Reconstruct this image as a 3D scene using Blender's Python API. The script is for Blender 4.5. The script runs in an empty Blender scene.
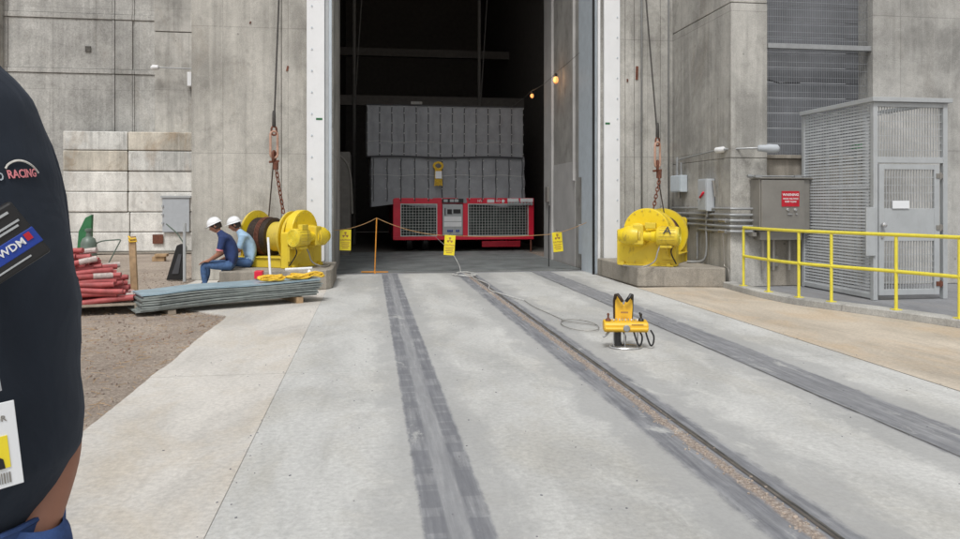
import bpy, bmesh, math, random
from mathutils import Vector, Matrix, Euler
from mathutils.noise import noise as pnoise
R = math.radians
random.seed(7)
S = bpy.context.scene
COL = S.collection
# ------------------------------------------------------------------ camera
cd = bpy.data.cameras.new('camera'); cam = bpy.data.objects.new('camera', cd); COL.objects.link(cam)
PSI = math.atan(110/750)
cam.location = (0, 0, 1.5); cam.rotation_euler = (R(90), 0, -PSI)
cd.sensor_width = 36; cd.lens = 36*750/960
cd.shift_y = -(269.5-202)/960
cd.clip_start = 0.05; cd.clip_end = 8000
S.camera = cam
# ------------------------------------------------------------------ world, sun, exposure
W = bpy.data.worlds.new('World'); S.world = W; W.use_nodes = True
nt = W.node_tree; nt.nodes.clear()
sky = nt.nodes.new('ShaderNodeTexSky'); sky.sky_type = 'NISHITA'; sky.sun_disc = False
sky.sun_elevation = R(58); sky.sun_rotation = R(200); sky.dust_density = 3.0; sky.ozone_density = 1.0
hs = nt.nodes.new('ShaderNodeHueSaturation'); hs.inputs['Saturation'].default_value = 0.12
bg = nt.nodes.new('ShaderNodeBackground'); bg.inputs[1].default_value = 0.138
wo = nt.nodes.new('ShaderNodeOutputWorld')
nt.links.new(sky.outputs[0], hs.inputs['Color']); nt.links.new(hs.outputs[0], bg.inputs[0]); nt.links.new(bg.outputs[0], wo.inputs[0])
sd = bpy.data.lights.new('sun', 'SUN'); sd.energy = 1.7; sd.angle = R(14); sd.color = (1, .985, .96)
sun = bpy.data.objects.new('sun', sd); COL.objects.link(sun)
az, el = R(200), R(58)   # azimuth measured like sky rotation (clockwise from +Y)
sdir = Vector((math.sin(az)*math.cos(el), math.cos(az)*math.cos(el), math.sin(el)))
sun.rotation_euler = sdir.to_track_quat('Z', 'Y').to_euler(); sun.location = (0, -10, 30)
S.view_settings.view_transform = 'Standard'; S.view_settings.look = 'None'
S.view_settings.gamma = 1; S.view_settings.exposure = 0.0; S.view_settings.use_curve_mapping = False

# ------------------------------------------------------------------ materials
def _mat(name):
    m = bpy.data.materials.new(name); m.use_nodes = True
    n = m.node_tree; b = n.nodes['Principled BSDF']
    return m, n, b
def noise_node(n, scale, detail=4, rough=.55, vec=None, dist=0):
    t = n.nodes.new('ShaderNodeTexNoise'); t.inputs['Scale'].default_value = scale
    t.inputs['Detail'].default_value = detail; t.inputs['Roughness'].default_value = rough
    t.inputs['Distortion'].default_value = dist
    if vec is not None: n.links.new(vec, t.inputs['Vector'])
    return t.outputs['Fac']
def ramp(n, fac, stops):
    r = n.nodes.new('ShaderNodeValToRGB'); e = r.color_ramp.elements
    while len(e) < len(stops): e.new(.5)
    for i, (p, c) in enumerate(stops):
        e[i].position = p; e[i].color = (c[0], c[1], c[2], 1) if isinstance(c, (tuple, list)) else (c, c, c, 1)
    n.links.new(fac, r.inputs[0]); return r.outputs[0]
def mixc(n, fac, a, b, mode='MIX'):
    x = n.nodes.new('ShaderNodeMix'); x.data_type = 'RGBA'; x.blend_type = mode
    def put(sock, v):
        if hasattr(v, 'links'): n.links.new(v, sock)
        elif isinstance(v, (int, float)): sock.default_value = (v, v, v, 1) if sock.type == 'RGBA' else v
        else: sock.default_value = (*v, 1)
    if hasattr(fac, 'links'): n.links.new(fac, x.inputs[0])
    else: x.inputs[0].default_value = fac
    put(x.inputs[6], a); put(x.inputs[7], b)
    return x.outputs[2]
def wpos(n, scale=(1, 1, 1), obj=False):
    if obj:
        g = n.nodes.new('ShaderNodeTexCoord').outputs['Object']
    else:
        g = n.nodes.new('ShaderNodeNewGeometry').outputs['Position']
    m = n.nodes.new('ShaderNodeMapping'); m.inputs['Scale'].default_value = scale
    n.links.new(g, m.inputs[0]); return m.outputs[0]
def bump(n, b, h, strength=.3, dist=.01):
    u = n.nodes.new('ShaderNodeBump'); u.inputs['Strength'].default_value = strength; u.inputs['Distance'].default_value = dist
    n.links.new(h, u.inputs['Height']); n.links.new(u.outputs[0], b.inputs['Normal'])
def plain(name, c, rough=.6, metal=0, var=.15, scale=6, dirt=None, bumpy=0, obj=False, spec=None):
    m, n, b = _mat(name)
    f = noise_node(n, scale, 5, .6, wpos(n, obj=obj))
    lo = tuple(max(0, x*(1-var)) for x in c); hi = tuple(min(1, x*(1+var)) for x in c)
    col = ramp(n, f, [(.3, lo), (.7, hi)])
    if dirt:
        d = noise_node(n, scale*2.7, 6, .7, wpos(n, (1, 1, .5), obj=obj))
        col = mixc(n, ramp(n, d, [(.52, 0), (.72, dirt[1])]), col, dirt[0])
    n.links.new(col, b.inputs['Base Color'])
    b.inputs['Roughness'].default_value = rough; b.inputs['Metallic'].default_value = metal
    if spec is not None: b.inputs['Specular IOR Level'].default_value = spec
    if bumpy: bump(n, b, noise_node(n, scale*6, 4, .6, wpos(n, obj=obj)), bumpy, .004)
    return m
def concrete(name, c, dark=.62, streak=.5, blotch=.5, stain=(.20, .19, .17), warm=(.33, .28, .22), grain=60, forms=True):
    """board-formed wall concrete with vertical run marks, mottling, rusty patches and fine pits"""
    m, n, b = _mat(name)
    big = noise_node(n, .55, 5, .6, wpos(n), .4)
    col = ramp(n, big, [(.36, tuple(x*dark for x in c)), (.50, c), (.64, tuple(min(1, x*1.2) for x in c))])
    st = noise_node(n, 2.2, 6, .65, wpos(n, (1.6, 1.6, .10)))
    col = mixc(n, ramp(n, st, [(.47, 0), (.64, streak)]), col, tuple(x*.55 for x in c))
    st2 = noise_node(n, 5.5, 5, .6, wpos(n, (1.5, 1.5, .06)))
    col = mixc(n, ramp(n, st2, [(.52, 0), (.68, streak*.7)]), col, tuple(min(1, x*1.3) for x in c))
    blotch *= .6; streak *= .85
    bl = noise_node(n, 1.6, 8, .72, wpos(n, (1, 1, .8)), .6)
    col = mixc(n, ramp(n, bl, [(.53, 0), (.64, blotch)]), col, stain)
    wm = noise_node(n, .9, 7, .7, wpos(n, (1, 1, .45)), 1.0)
    col = mixc(n, ramp(n, wm, [(.55, 0), (.68, blotch*.8)]), col, warm)
    fine = noise_node(n, grain, 5, .75, wpos(n))
    col = mixc(n, .6, col, ramp(n, fine, [(.32, .55), (.68, 1.32)]), 'MULTIPLY')
    med = noise_node(n, 7, 9, .78, wpos(n, (1, 1, .7)), .3)
    col = mixc(n, .5, col, ramp(n, med, [(.34, .72), (.66, 1.22)]), 'MULTIPLY')
    brd = n.nodes.new('ShaderNodeTexBrick'); brd.offset = 0; brd.inputs['Scale'].default_value = 1; brd.inputs['Mortar Size'].default_value = .006; brd.inputs['Brick Width'].default_value = 1.22; brd.inputs['Row Height'].default_value = 2.44; brd.inputs['Color1'].default_value = (1, 1, 1, 1); brd.inputs['Color2'].default_value = (.90, .90, .90, 1); brd.inputs['Mortar'].default_value = (.62, .62, .62, 1)
    sx_ = n.nodes.new('ShaderNodeSeparateXYZ'); n.links.new(wpos(n), sx_.inputs[0]); cmb = n.nodes.new('ShaderNodeCombineXYZ'); xy = n.nodes.new('ShaderNodeMath'); xy.operation = 'ADD'; n.links.new(sx_.outputs[0], xy.inputs[0]); n.links.new(sx_.outputs[1], xy.inputs[1]); n.links.new(xy.outputs[0], cmb.inputs[0]); n.links.new(sx_.outputs[2], cmb.inputs[1]); n.links.new(cmb.outputs[0], brd.inputs['Vector'])
    if forms: col = mixc(n, .8, col, brd.outputs['Color'], 'MULTIPLY')
    pit = n.nodes.new('ShaderNodeTexVoronoi'); pit.inputs['Scale'].default_value = 2.3
    n.links.new(wpos(n), pit.inputs['Vector'])
    pm = ramp(n, pit.outputs['Distance'], [(.03, .8), (.06, 0)])
    col = mixc(n, pm, col, tuple(x*.45 for x in c))
    n.links.new(col, b.inputs['Base Color']); b.inputs['Roughness'].default_value = .9
    b.inputs['Specular IOR Level'].default_value = .25
    h = noise_node(n, 14, 8, .7, wpos(n)); bump(n, b, h, .35, .012)
    return m
def slab(name, c, warm, blotch=.35, speck=.3):
    """broom-finished pavement: soft clouds, tyre scuffs, specks"""
    m, n, b = _mat(name)
    a = noise_node(n, .8, 6, .62, wpos(n, (1, .5, 1)), .5)
    col = ramp(n, a, [(.34, tuple(x*.78 for x in c)), (.5, c), (.66, tuple(min(1, x*1.12) for x in c))])
    s = noise_node(n, 1.9, 7, .7, wpos(n, (1.4, .35, 1)), .8)
    col = mixc(n, ramp(n, s, [(.50, 0), (.66, blotch)]), col, tuple(x*.62 for x in c))
    w = noise_node(n, 1.2, 6, .7, wpos(n, (1, .6, 1)), .7)
    col = mixc(n, ramp(n, w, [(.48, 0), (.64, blotch*1.2)]), col, warm)
    k = noise_node(n, 28, 5, .75, wpos(n)); col = mixc(n, .6, col, ramp(n, k, [(.32, .68), (.68, 1.22)]), 'MULTIPLY')
    v = n.nodes.new('ShaderNodeTexVoronoi'); v.inputs['Scale'].default_value = 5.5; n.links.new(wpos(n), v.inputs['Vector'])
    col = mixc(n, ramp(n, v.outputs['Distance'], [(.025, speck), (.06, 0)]), col, tuple(x*.4 for x in c))
    cr = n.nodes.new('ShaderNodeTexVoronoi'); cr.feature = 'DISTANCE_TO_EDGE'; cr.inputs['Scale'].default_value = .35
    dm = n.nodes.new('ShaderNodeMapping'); n.links.new(wpos(n), dm.inputs[0])
    nn = n.nodes.new('ShaderNodeTexNoise'); nn.inputs['Scale'].default_value = 2.5; n.links.new(wpos(n), nn.inputs['Vector'])
    ad = n.nodes.new('ShaderNodeVectorMath'); ad.operation = 'MULTIPLY_ADD'
    n.links.new(nn.outputs['Color'], ad.inputs[0]); ad.inputs[1].default_value = (.6, .6, 0); n.links.new(dm.outputs[0], ad.inputs[2])
    n.links.new(ad.outputs[0], cr.inputs['Vector'])
    col = mixc(n, ramp(n, cr.outputs['Distance'], [(.0008, .16), (.0025, 0)]), col, tuple(x*.5 for x in c))
    n.links.new(col, b.inputs['Base Color']); b.inputs['Roughness'].default_value = .85
    b.inputs['Specular IOR Level'].default_value = .3
    bump(n, b, noise_node(n, 22, 7, .7, wpos(n)), .25, .006)
    return m

M = {}
M['wall'] = concrete('pier_concrete', (.49, .472, .43), dark=.72)
M['wall_r'] = concrete('side_concrete', (.49, .478, .445), blotch=.6)
M['wall_far'] = concrete('formed_concrete', (.48, .474, .45), dark=.72, streak=.4, blotch=.4, grain=30)
M['wall_pale'] = concrete('smooth_concrete', (.47, .462, .435), streak=.3, blotch=.2)
M['plinth'] = concrete('plinth_concrete', (.34, .31, .265), forms=False, dark=.75, streak=.5, blotch=.55)
M['block'] = concrete('white_washed_block', (.74, .73, .69), forms=False, dark=.8, streak=.35, blotch=.5, stain=(.30, .28, .24), warm=(.34, .24, .15))
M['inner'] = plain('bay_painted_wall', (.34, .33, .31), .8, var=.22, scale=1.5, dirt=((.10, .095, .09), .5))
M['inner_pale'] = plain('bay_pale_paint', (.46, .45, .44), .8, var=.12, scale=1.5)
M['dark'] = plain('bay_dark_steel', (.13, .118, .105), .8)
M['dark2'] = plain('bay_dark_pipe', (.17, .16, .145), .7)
M['block_stained'] = concrete('brown_stained_block', (.62, .58, .50), forms=False, dark=.75, streak=.7, blotch=1.0, stain=(.33, .27, .20), warm=(.40, .27, .15))
M['block_grey'] = concrete('grey_block', (.66, .66, .63), forms=False, dark=.75, streak=.7, blotch=.8, stain=(.30, .28, .24), warm=(.34, .24, .15))
M['joint'] = plain('joint_dark', (.10, .095, .085), .95, var=.5, scale=9)
M['grey'] = slab('track_concrete', (.53, .53, .512), (.44, .42, .37))
def math_node(n, op, a, b=None, c=None, clamp=False):
    t = n.nodes.new('ShaderNodeMath'); t.operation = op; t.use_clamp = clamp
    for q, v in enumerate((a, b, c)):
        if v is None: continue
        if hasattr(v, 'links'): n.links.new(v, t.inputs[q])
        else: t.inputs[q].default_value = v
    return t.outputs[0]
def add_tracks(m):
    """crane-rail strips set in the slab: dark filled bands, ragged worn margins, cast pads, brown grit"""
    n = m.node_tree; b = n.nodes['Principled BSDF']; col = b.inputs['Base Color'].links[0].from_socket
    g = n.nodes.new('ShaderNodeNewGeometry'); sp = n.nodes.new('ShaderNodeSeparateXYZ'); n.links.new(g.outputs['Position'], sp.inputs[0])
    X, Y = sp.outputs[0], sp.outputs[1]
    rag = noise_node(n, 2.6, 8, .7, wpos(n, (1, .6, 1)), .5)
    fine = noise_node(n, 9, 7, .75, wpos(n, (1, .5, 1)), .3)
    streak = noise_node(n, 26, 5, .65, wpos(n, (1, .05, 1)))
    cross = noise_node(n, 12, 3, .6, wpos(n, (.25, 1, 1)))
    def dist(xc): return math_node(n, 'ABSOLUTE', math_node(n, 'SUBTRACT', X, xc))
    def band(xc, hw, soft, jit, src):
        w = math_node(n, 'MULTIPLY_ADD', math_node(n, 'SUBTRACT', src, .5), jit, dist(xc))
        r = n.nodes.new('ShaderNodeMapRange'); r.interpolation_type = 'SMOOTHSTEP'; n.links.new(w, r.inputs['Value'])
        r.inputs['From Min'].default_value = hw-soft; r.inputs['From Max'].default_value = hw+soft; r.inputs['To Min'].default_value = 1; r.inputs['To Max'].default_value = 0
        return r.outputs[0]
    # broad tyre grime between and beside the strips
    for xc, hw, amt in ((.40, .34, .55), (1.98, .46, .65), (3.64, .42, .6), (1.15, .14, .16), (2.85, .16, .18), (-.35, .12, .12)):
        f = math_node(n, 'MULTIPLY', band(xc, hw, .12, .9, rag), amt)
        col = mixc(n, f, col, (.33, .332, .33))
    tone = ramp(n, streak, [(.32, (.15, .155, .172)), (.5, (.215, .22, .235)), (.68, (.30, .305, .315))])
    tone = mixc(n, .5, tone, ramp(n, fine, [(.32, .62), (.68, 1.35)]), 'MULTIPLY')
    for xc, hw, soft, jit, amt in ((.405, .165, .012, .05, .92), (1.975, .205, .03, .12, 1.0), (3.63, .215, .025, .10, .9)):
        f = math_node(n, 'MULTIPLY', band(xc, hw, soft, jit, fine), amt)
        col = mixc(n, f, col, tone)
    # cast pads each side of the left strip's worn lane
    pads = math_node(n, 'SUBTRACT', band(.405, .155, .006, .012, fine), band(.405, .055, .008, .02, fine))
    st = ramp(n, cross, [(.46, 0), (.50, 1)])
    brk = n.nodes.new('ShaderNodeTexNoise'); brk.noise_dimensions = '1D'; brk.inputs['Scale'].default_value = 3.1; brk.inputs['Detail'].default_value = 3; n.links.new(math_node(n, 'ADD', Y, math_node(n, 'GREATER_THAN', X, .405)), brk.inputs['W'])
    bb = ramp(n, brk.outputs['Fac'], [(.455, 0), (.475, 1)])
    col = mixc(n, math_node(n, 'MULTIPLY', math_node(n, 'MULTIPLY', pads, bb, clamp=True), .5), col, (.15, .155, .172))
    # light worn lane
    col = mixc(n, math_node(n, 'MULTIPLY', band(.405, .045, .02, .04, fine), .35), col, (.36, .365, .37))
    # brown grit packed by the middle rail
    gm = math_node(n, 'MULTIPLY', band(1.985, .036, .02, .09, fine), .85)
    gc = ramp(n, noise_node(n, 40, 5, .8, wpos(n)), [(.34, (.15, .11, .085)), (.5, (.31, .25, .205)), (.64, (.52, .46, .40))])
    col = mixc(n, gm, col, gc)
    # pale cement smears and rusty tint near the rails
    sm = ramp(n, noise_node(n, 1.7, 8, .75, wpos(n, (1.5, .7, 1)), .9), [(.58, 0), (.66, .55)])
    col = mixc(n, sm, col, (.58, .58, .55))
    n.links.new(col, b.inputs['Base Color'])
add_tracks(M['grey'])
M['beige'] = slab('apron_concrete', (.58, .555, .515), (.50, .42, .31), blotch=.3)
M['tan'] = slab('sandy_concrete', (.54, .475, .39), (.54, .42, .29), blotch=.5)
M['white'] = plain('white_paint', (.78, .79, .80), .45, var=.05, scale=3, dirt=((.45, .43, .40), .25))
M['railwhite'] = plain('clean_white_rail', (.80, .81, .82), .45, var=.03, scale=3, dirt=((.62, .62, .60), .15))
M['palesteel'] = plain('pale_blue_steel', (.52, .58, .63), .5, var=.08)
M['seal'] = plain('black_rubber_seal', (.012, .012, .014), .6)
M['galv'] = plain('galvanised_steel', (.33, .34, .345), .42, .35, var=.12, scale=9)
M['greyp'] = plain('grey_paint', (.42, .44, .45), .5, var=.06, scale=4, dirt=((.24, .23, .22), .25))
M['greyslat'] = plain('grey_slat_paint', (.47, .49, .505), .5, var=.1, scale=6)
M['cab'] = plain('cabinet_steel', (.31, .295, .27), .38, .45, var=.12, scale=2.5)
M['screen'] = plain('screen_wire', (.44, .455, .46), .5, .3)
M['finewire'] = plain('fine_screen_wire', (.30, .315, .335), .5, .3)
M['louv'] = plain('screen_backing', (.15, .157, .17), .8, var=.3, scale=.9)
def machine_yellow():
    m, n, b = _mat('worn_machine_yellow')
    f = noise_node(n, 3, 6, .6, wpos(n)); col = ramp(n, f, [(.3, (.80, .57, .008)), (.7, (.90, .68, .02))])
    g_ = noise_node(n, 9, 8, .75, wpos(n, (1, 1, .35)), .4); col = mixc(n, ramp(n, g_, [(.56, 0), (.68, .75)]), col, (.30, .20, .04))
    c_ = noise_node(n, 34, 6, .8, wpos(n)); col = mixc(n, ramp(n, c_, [(.66, 0), (.70, .9)]), col, (.10, .07, .045))
    ed = n.nodes.new('ShaderNodeNewGeometry'); col = mixc(n, ramp(n, ed.outputs['Pointiness'], [(.53, 0), (.60, .5)]), col, (.40, .33, .12))
    n.links.new(col, b.inputs['Base Color']); n.links.new(ramp(n, g_, [(.4, .32), (.65, .7)]), b.inputs['Roughness'])
    bump(n, b, noise_node(n, 55, 5, .7, wpos(n)), .12, .003); return m
M['yel'] = machine_yellow()
M['yel_rail'] = plain('yellow_rail_paint', (.78, .68, .07), .4, var=.06, scale=8, dirt=((.45, .36, .08), .3))
M['yel_or'] = plain('amber_plastic', (.80, .47, .03), .38, var=.06)
M['rope'] = plain('oiled_wire_rope', (.055, .038, .028), .55, .3, var=.4, scale=30)
M['steelrope'] = plain('steel_rope', (.09, .085, .08), .5, .5, var=.3, scale=30)
M['rust'] = plain('rusty_steel', (.17, .065, .04), .8, .2, var=.35, scale=18)
M['rustlight'] = plain('primed_steel', (.52, .32, .24), .7, .1, var=.2, scale=14)
M['black'] = plain('black_plastic', (.014, .014, .015), .45)
M['red'] = plain('red_machine_paint', (.70, .014, .045), .4, var=.12, scale=2.5)
M['meshw'] = plain('zinc_wire', (.55, .57, .55), .5, .3)
M['equip'] = plain('plant_behind_guard', (.045, .065, .058), .7, var=.5, scale=3)
M['tarp'] = plain('grey_quilted_cover', (.30, .31, .33), .75, var=.14, scale=2.5, bumpy=.35, dirt=((.21, .21, .22), .4))
M['tarpseam'] = plain('cover_binding', (.07, .072, .08), .8)
M['thread'] = plain('cover_stitch', (.55, .55, .54), .8)
M['ramp'] = plain('ribbed_steel_plate', (.22, .235, .235), .5, .35, var=.35, scale=1.6, dirt=((.17, .16, .14), .5))
M['track'] = slab('dark_track_fill', (.255, .26, .272), (.25, .24, .23), blotch=.45)
M['track2'] = slab('dark_track_plate', (.205, .21, .226), (.20, .195, .19), blotch=.4)
M['trackrust'] = slab('gritty_rusty_fill', (.36, .30, .255), (.34, .19, .12), blotch=.6)
M['rail'] = plain('worn_rail_steel', (.20, .18, .16), .5, .5, var=.4, scale=8)
M['scuff'] = slab('scuffed_edge', (.34, .345, .345), (.36, .35, .32))
M['cloth_navy'] = plain('navy_shirt', (.022, .042, .13), .9, var=.2, scale=14, bumpy=.3, obj=True)
M['cloth_blue'] = plain('light_blue_shirt', (.34, .50, .66), .9, var=.15, scale=14, bumpy=.3, obj=True)
M['jean'] = plain('blue_jeans', (.06, .12, .25), .9, var=.3, scale=22, bumpy=.3, obj=True)
M['jean_front'] = plain('bright_jeans', (.035, .075, .21), .9, var=.3, scale=40, bumpy=.3, obj=True)
M['skin'] = plain('tanned_skin', (.36, .17, .11), .55, var=.12, scale=14, obj=True)
M['hair'] = plain('dark_hair', (.03, .022, .018), .7, var=.3, scale=40, obj=True)
M['boot'] = plain('leather_boot', (.10, .07, .045), .7, obj=True)
M['pole'] = plain('bare_timber', (.44, .30, .17), .8, var=.25, scale=9, dirt=((.22, .14, .08), .4))
M['pallet'] = plain('weathered_timber', (.33, .28, .22), .85, var=.3, scale=9)
M['hose'] = plain('red_rubber_hose', (.40, .085, .085), .6, var=.3, scale=7, dirt=((.33, .15, .14), .45))
M['tape'] = plain('pale_wrap', (.50, .43, .40), .7, var=.3, scale=22)
M['sheet'] = plain('zinc_sheet_edge', (.25, .28, .27), .55, .25, var=.3, scale=7, dirt=((.34, .36, .33), .5))
M['sheettop'] = plain('blue_film_sheet', (.27, .37, .43), .45, var=.25, scale=3, dirt=((.40, .47, .48), .5))
M['green'] = plain('green_paint', (.03, .16, .06), .5, var=.2)
M['tank'] = plain('green_grey_cylinder', (.13, .17, .14), .4, var=.15, scale=9)
M['orangerope'] = plain('orange_rope', (.72, .30, .04), .8, var=.2, scale=30)
M['dullrope'] = plain('dull_orange_cord', (.42, .25, .11), .8)
M['yellowrope'] = plain('yellow_rope', (.80, .52, .05), .75, var=.25, scale=30)
M['whitec'] = plain('white_cable', (.62, .62, .60), .5)
M['signred'] = plain('red_sign_plate', (.50, .015, .03), .4)
M['signyel'] = plain('yellow_tag_plate', (.86, .70, .03), .5, var=.06)
M['signink'] = plain('dark_print', (.05, .03, .02), .6)
M['magenta'] = plain('brown_print', (.40, .20, .06), .6)
M['pinkink'] = plain('pink_print', (.75, .25, .28), .6)
M['chrome'] = plain('bright_steel', (.60, .60, .60), .25, .8)
M['blueband'] = plain('royal_blue_band', (.012, .045, .30), .4, obj=True)
M['badge'] = plain('badge_card', (.80, .82, .84), .3, var=.02, obj=True)
M['blind'] = plain('blue_grey_door_paint', (.44, .47, .50), .6, var=.06)

def fabric(name, c):
    m, n, b = _mat(name)
    f = noise_node(n, 9, 5, .6, wpos(n, (1, 1, .5), True))
    n.links.new(ramp(n, f, [(.3, tuple(x*.85 for x in c)), (.7, tuple(x*1.2 for x in c))]), b.inputs['Base Color'])
    b.inputs['Roughness'].default_value = .95; b.inputs['Sheen Weight'].default_value = .08; b.inputs['Sheen Tint'].default_value = (.5, .6, .8, 1)
    w1 = noise_node(n, 7, 4, .55, wpos(n, (1, 1, .6), True), .8); w2 = noise_node(n, 900, 1, .5, wpos(n, (1, 1, 1), True))
    mx = n.nodes.new('ShaderNodeMath'); mx.operation = 'MULTIPLY_ADD'; n.links.new(w2, mx.inputs[0]); mx.inputs[1].default_value = .012; n.links.new(w1, mx.inputs[2])
    bump(n, b, mx.outputs[0], .5, .02)
    return m
M['polo'] = fabric('charcoal_navy_knit', (.011, .017, .028))
def gravel_mat():
    m, n, b = _mat('dirt_and_straw')
    a = noise_node(n, .7, 6, .65, wpos(n)); col = ramp(n, a, [(.3, (.35, .285, .235)), (.55, (.48, .40, .33)), (.75, (.57, .485, .40))])
    k = noise_node(n, 22, 7, .8, wpos(n)); col = mixc(n, .8, col, ramp(n, k, [(.3, .45), (.5, .95), (.68, 1.45)]), 'MULTIPLY')
    v = n.nodes.new('ShaderNodeTexVoronoi'); v.inputs['Scale'].default_value = 45; n.links.new(wpos(n), v.inputs['Vector'])
    col = mixc(n, .4, col, ramp(n, v.outputs['Distance'], [(.1, 1.3), (.6, .6)]), 'MULTIPLY')
    n.links.new(col, b.inputs['Base Color']); b.inputs['Roughness'].default_value = 1
    bump(n, b, noise_node(n, 30, 8, .8, wpos(n)), .9, .03); return m
M['dirt'] = gravel_mat()
M['grit'] = plain('tan_grit', (.42, .35, .29), .9, var=.5, scale=60)
def lampmat():
    m, n, b = _mat('lit_lamp_glass'); b.inputs['Base Color'].default_value = (.9, .5, .2, 1)
    b.inputs['Emission Color'].default_value = (1, .42, .10, 1); b.inputs['Emission Strength'].default_value = 1.1; return m
M['lamp'] = lampmat()

# ------------------------------------------------------------------ mesh helpers
class MB:
    def __init__(s): s.v = []; s.f = []; s.mi = []; s.cur = 0
    def add(s, vs, fs):
        o = len(s.v); s.v += [tuple(v) for v in vs]
        for f in fs: s.f.append([i+o for i in f]); s.mi.append(s.cur)
        return s
    def box(s, x0, x1, y0, y1, z0, z1, T=None):
        vs = [Vector(p) for p in ((x0,y0,z0),(x1,y0,z0),(x1,y1,z0),(x0,y1,z0),(x0,y0,z1),(x1,y0,z1),(x1,y1,z1),(x0,y1,z1))]
        if T: vs = [T @ v for v in vs]
        return s.add(vs, [(0,3,2,1),(4,5,6,7),(0,1,5,4),(1,2,6,5),(2,3,7,6),(3,0,4,7)])
    def bar(s, a, b, w, h=None, up=(0, 0, 1)):
        h = h or w; a = Vector(a); b = Vector(b); d = (b-a).normalized(); up = Vector(up)
        if abs(d.dot(up)) > .98: up = Vector((0, 1, 0))
        x = d.cross(up).normalized(); y = x.cross(d).normalized()
        vs = [p + x*i*w/2 + y*j*h/2 for p in (a, b) for i, j in ((-1,-1),(1,-1),(1,1),(-1,1))]
        return s.add(vs, [(0,1,2,3),(7,6,5,4),(0,4,5,1),(1,5,6,2),(2,6,7,3),(3,7,4,0)])
    def tube(s, pts, r, n=8, closed=False, caps=True):
        pts = [Vector(p) for p in pts]; m = len(pts); vs = []; fs = []
        rr = r if isinstance(r, (list, tuple)) else [r]*m
        prev = None
        for i, p in enumerate(pts):
            if closed: d = pts[(i+1) % m]-pts[i-1]
            else: d = pts[min(i+1, m-1)]-pts[max(i-1, 0)]
            d.normalize()
            if prev is None:
                u = d.orthogonal().normalized()
            else:
                u = (prev - d*prev.dot(d)).normalized()
            prev = u; w = d.cross(u)
            for k in range(n):
                a = 2*math.pi*k/n; vs.append(p+(u*math.cos(a)+w*math.sin(a))*rr[i])
        for i in range(m if closed else m-1):
            j = (i+1) % m
            for k in range(n):
                l = (k+1) % n; fs.append((i*n+k, i*n+l, j*n+l, j*n+k))
        if caps and not closed: fs.append(tuple(reversed(range(n)))); fs.append(tuple((m-1)*n+k for k in range(n)))
        return s.add(vs, fs)
    def cyl(s, a, b, r, n=20, r2=None): return s.tube([a, b], [r, r if r2 is None else r2], n)
    def lathe(s, prof, a, axis, n=28):
        """prof = [(along, radius)...] around axis through a"""
        a = Vector(a); d = Vector(axis).normalized(); u = d.orthogonal().normalized(); w = d.cross(u); vs = []; fs = []
        for t, r in prof:
            for k in range(n):
                q = 2*math.pi*k/n; vs.append(a+d*t+(u*math.cos(q)+w*math.sin(q))*max(r, 1e-4))
        for i in range(len(prof)-1):
            for k in range(n):
                l = (k+1) % n; fs.append((i*n+k, i*n+l, (i+1)*n+l, (i+1)*n+k))
        fs.append(tuple(reversed(range(n)))); fs.append(tuple((len(prof)-1)*n+k for k in range(n)))
        return s.add(vs, fs)
    def prism(s, poly, thick, T=None):
        """poly in (x,z), extruded along y from 0 to thick"""
        n = len(poly); vs = [Vector((p[0], 0, p[1])) for p in poly]+[Vector((p[0], thick, p[1])) for p in poly]
        if T: vs = [T @ v for v in vs]
        fs = [tuple(range(n)), tuple(reversed(range(n, 2*n)))]+[(i, i+n, (i+1) % n+n, (i+1) % n) for i in range(n)]
        return s.add(vs, fs)
    def grid(s, nx, ny, fn):
        vs = [fn(i/nx, j/ny) for j in range(ny+1) for i in range(nx+1)]
        return s.add(vs, [(j*(nx+1)+i, j*(nx+1)+i+1, (j+1)*(nx+1)+i+1, (j+1)*(nx+1)+i) for j in range(ny) for i in range(nx)])
    def build(s, name, mat, parent=None, bevel=0, smooth=False, sub=0, recalc=True):
        me = bpy.data.meshes.new(name); base = Vector((0, 0, 0))
        if parent is None and s.v:
            xs = [v[0] for v in s.v]; ys = [v[1] for v in s.v]; zs = [v[2] for v in s.v]
            base = Vector(((min(xs)+max(xs))/2, (min(ys)+max(ys))/2, min(zs)))
        me.from_pydata([tuple(Vector(v)-base) for v in s.v], [], s.f)
        for mm in (mat if isinstance(mat, (list, tuple)) else [mat]): me.materials.append(mm)
        me.polygons.foreach_set('material_index', s.mi)
        me.update()
        if recalc:
            bm = bmesh.new(); bm.from_mesh(me); bmesh.ops.recalc_face_normals(bm, faces=bm.faces); bm.to_mesh(me); bm.free()
        o = bpy.data.objects.new(name, me); o.location = base; COL.objects.link(o)
        if parent is not None: o.parent = parent
        if smooth:
            me.polygons.foreach_set('use_smooth', [True]*len(me.polygons))
            e = me.attributes.new('sharp_edge', 'BOOLEAN', 'EDGE') if 'sharp_edge' not in me.attributes else me.attributes['sharp_edge']
            bm = bmesh.new(); bm.from_mesh(me)
            for k, ed in enumerate(bm.edges):
                e.data[k].value = (len(ed.link_faces) == 2 and ed.calc_face_angle(0) > R(38))
            bm.free()
        if bevel:
            b = o.modifiers.new('bevel', 'BEVEL'); b.width = bevel; b.segments = 2; b.limit_method = 'ANGLE'; b.angle_limit = R(40); b.use_clamp_overlap = True
        if sub:
            q = o.modifiers.new('sub', 'SUBSURF'); q.levels = sub; q.render_levels = sub
        return o
def tag(o, label=None, cat=None, group=None, kind=None):
    if label: o['label'] = label
    if cat: o['category'] = cat
    if group: o['group'] = group
    if kind: o['kind'] = kind
    return o
def thing(name, loc, label, cat, group=None, rz=0):
    o = bpy.data.objects.new(name, None); o.empty_display_size = .1; o.location = loc; o.rotation_euler = (0, 0, rz); COL.objects.link(o)
    return tag(o, label, cat, group)
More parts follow.
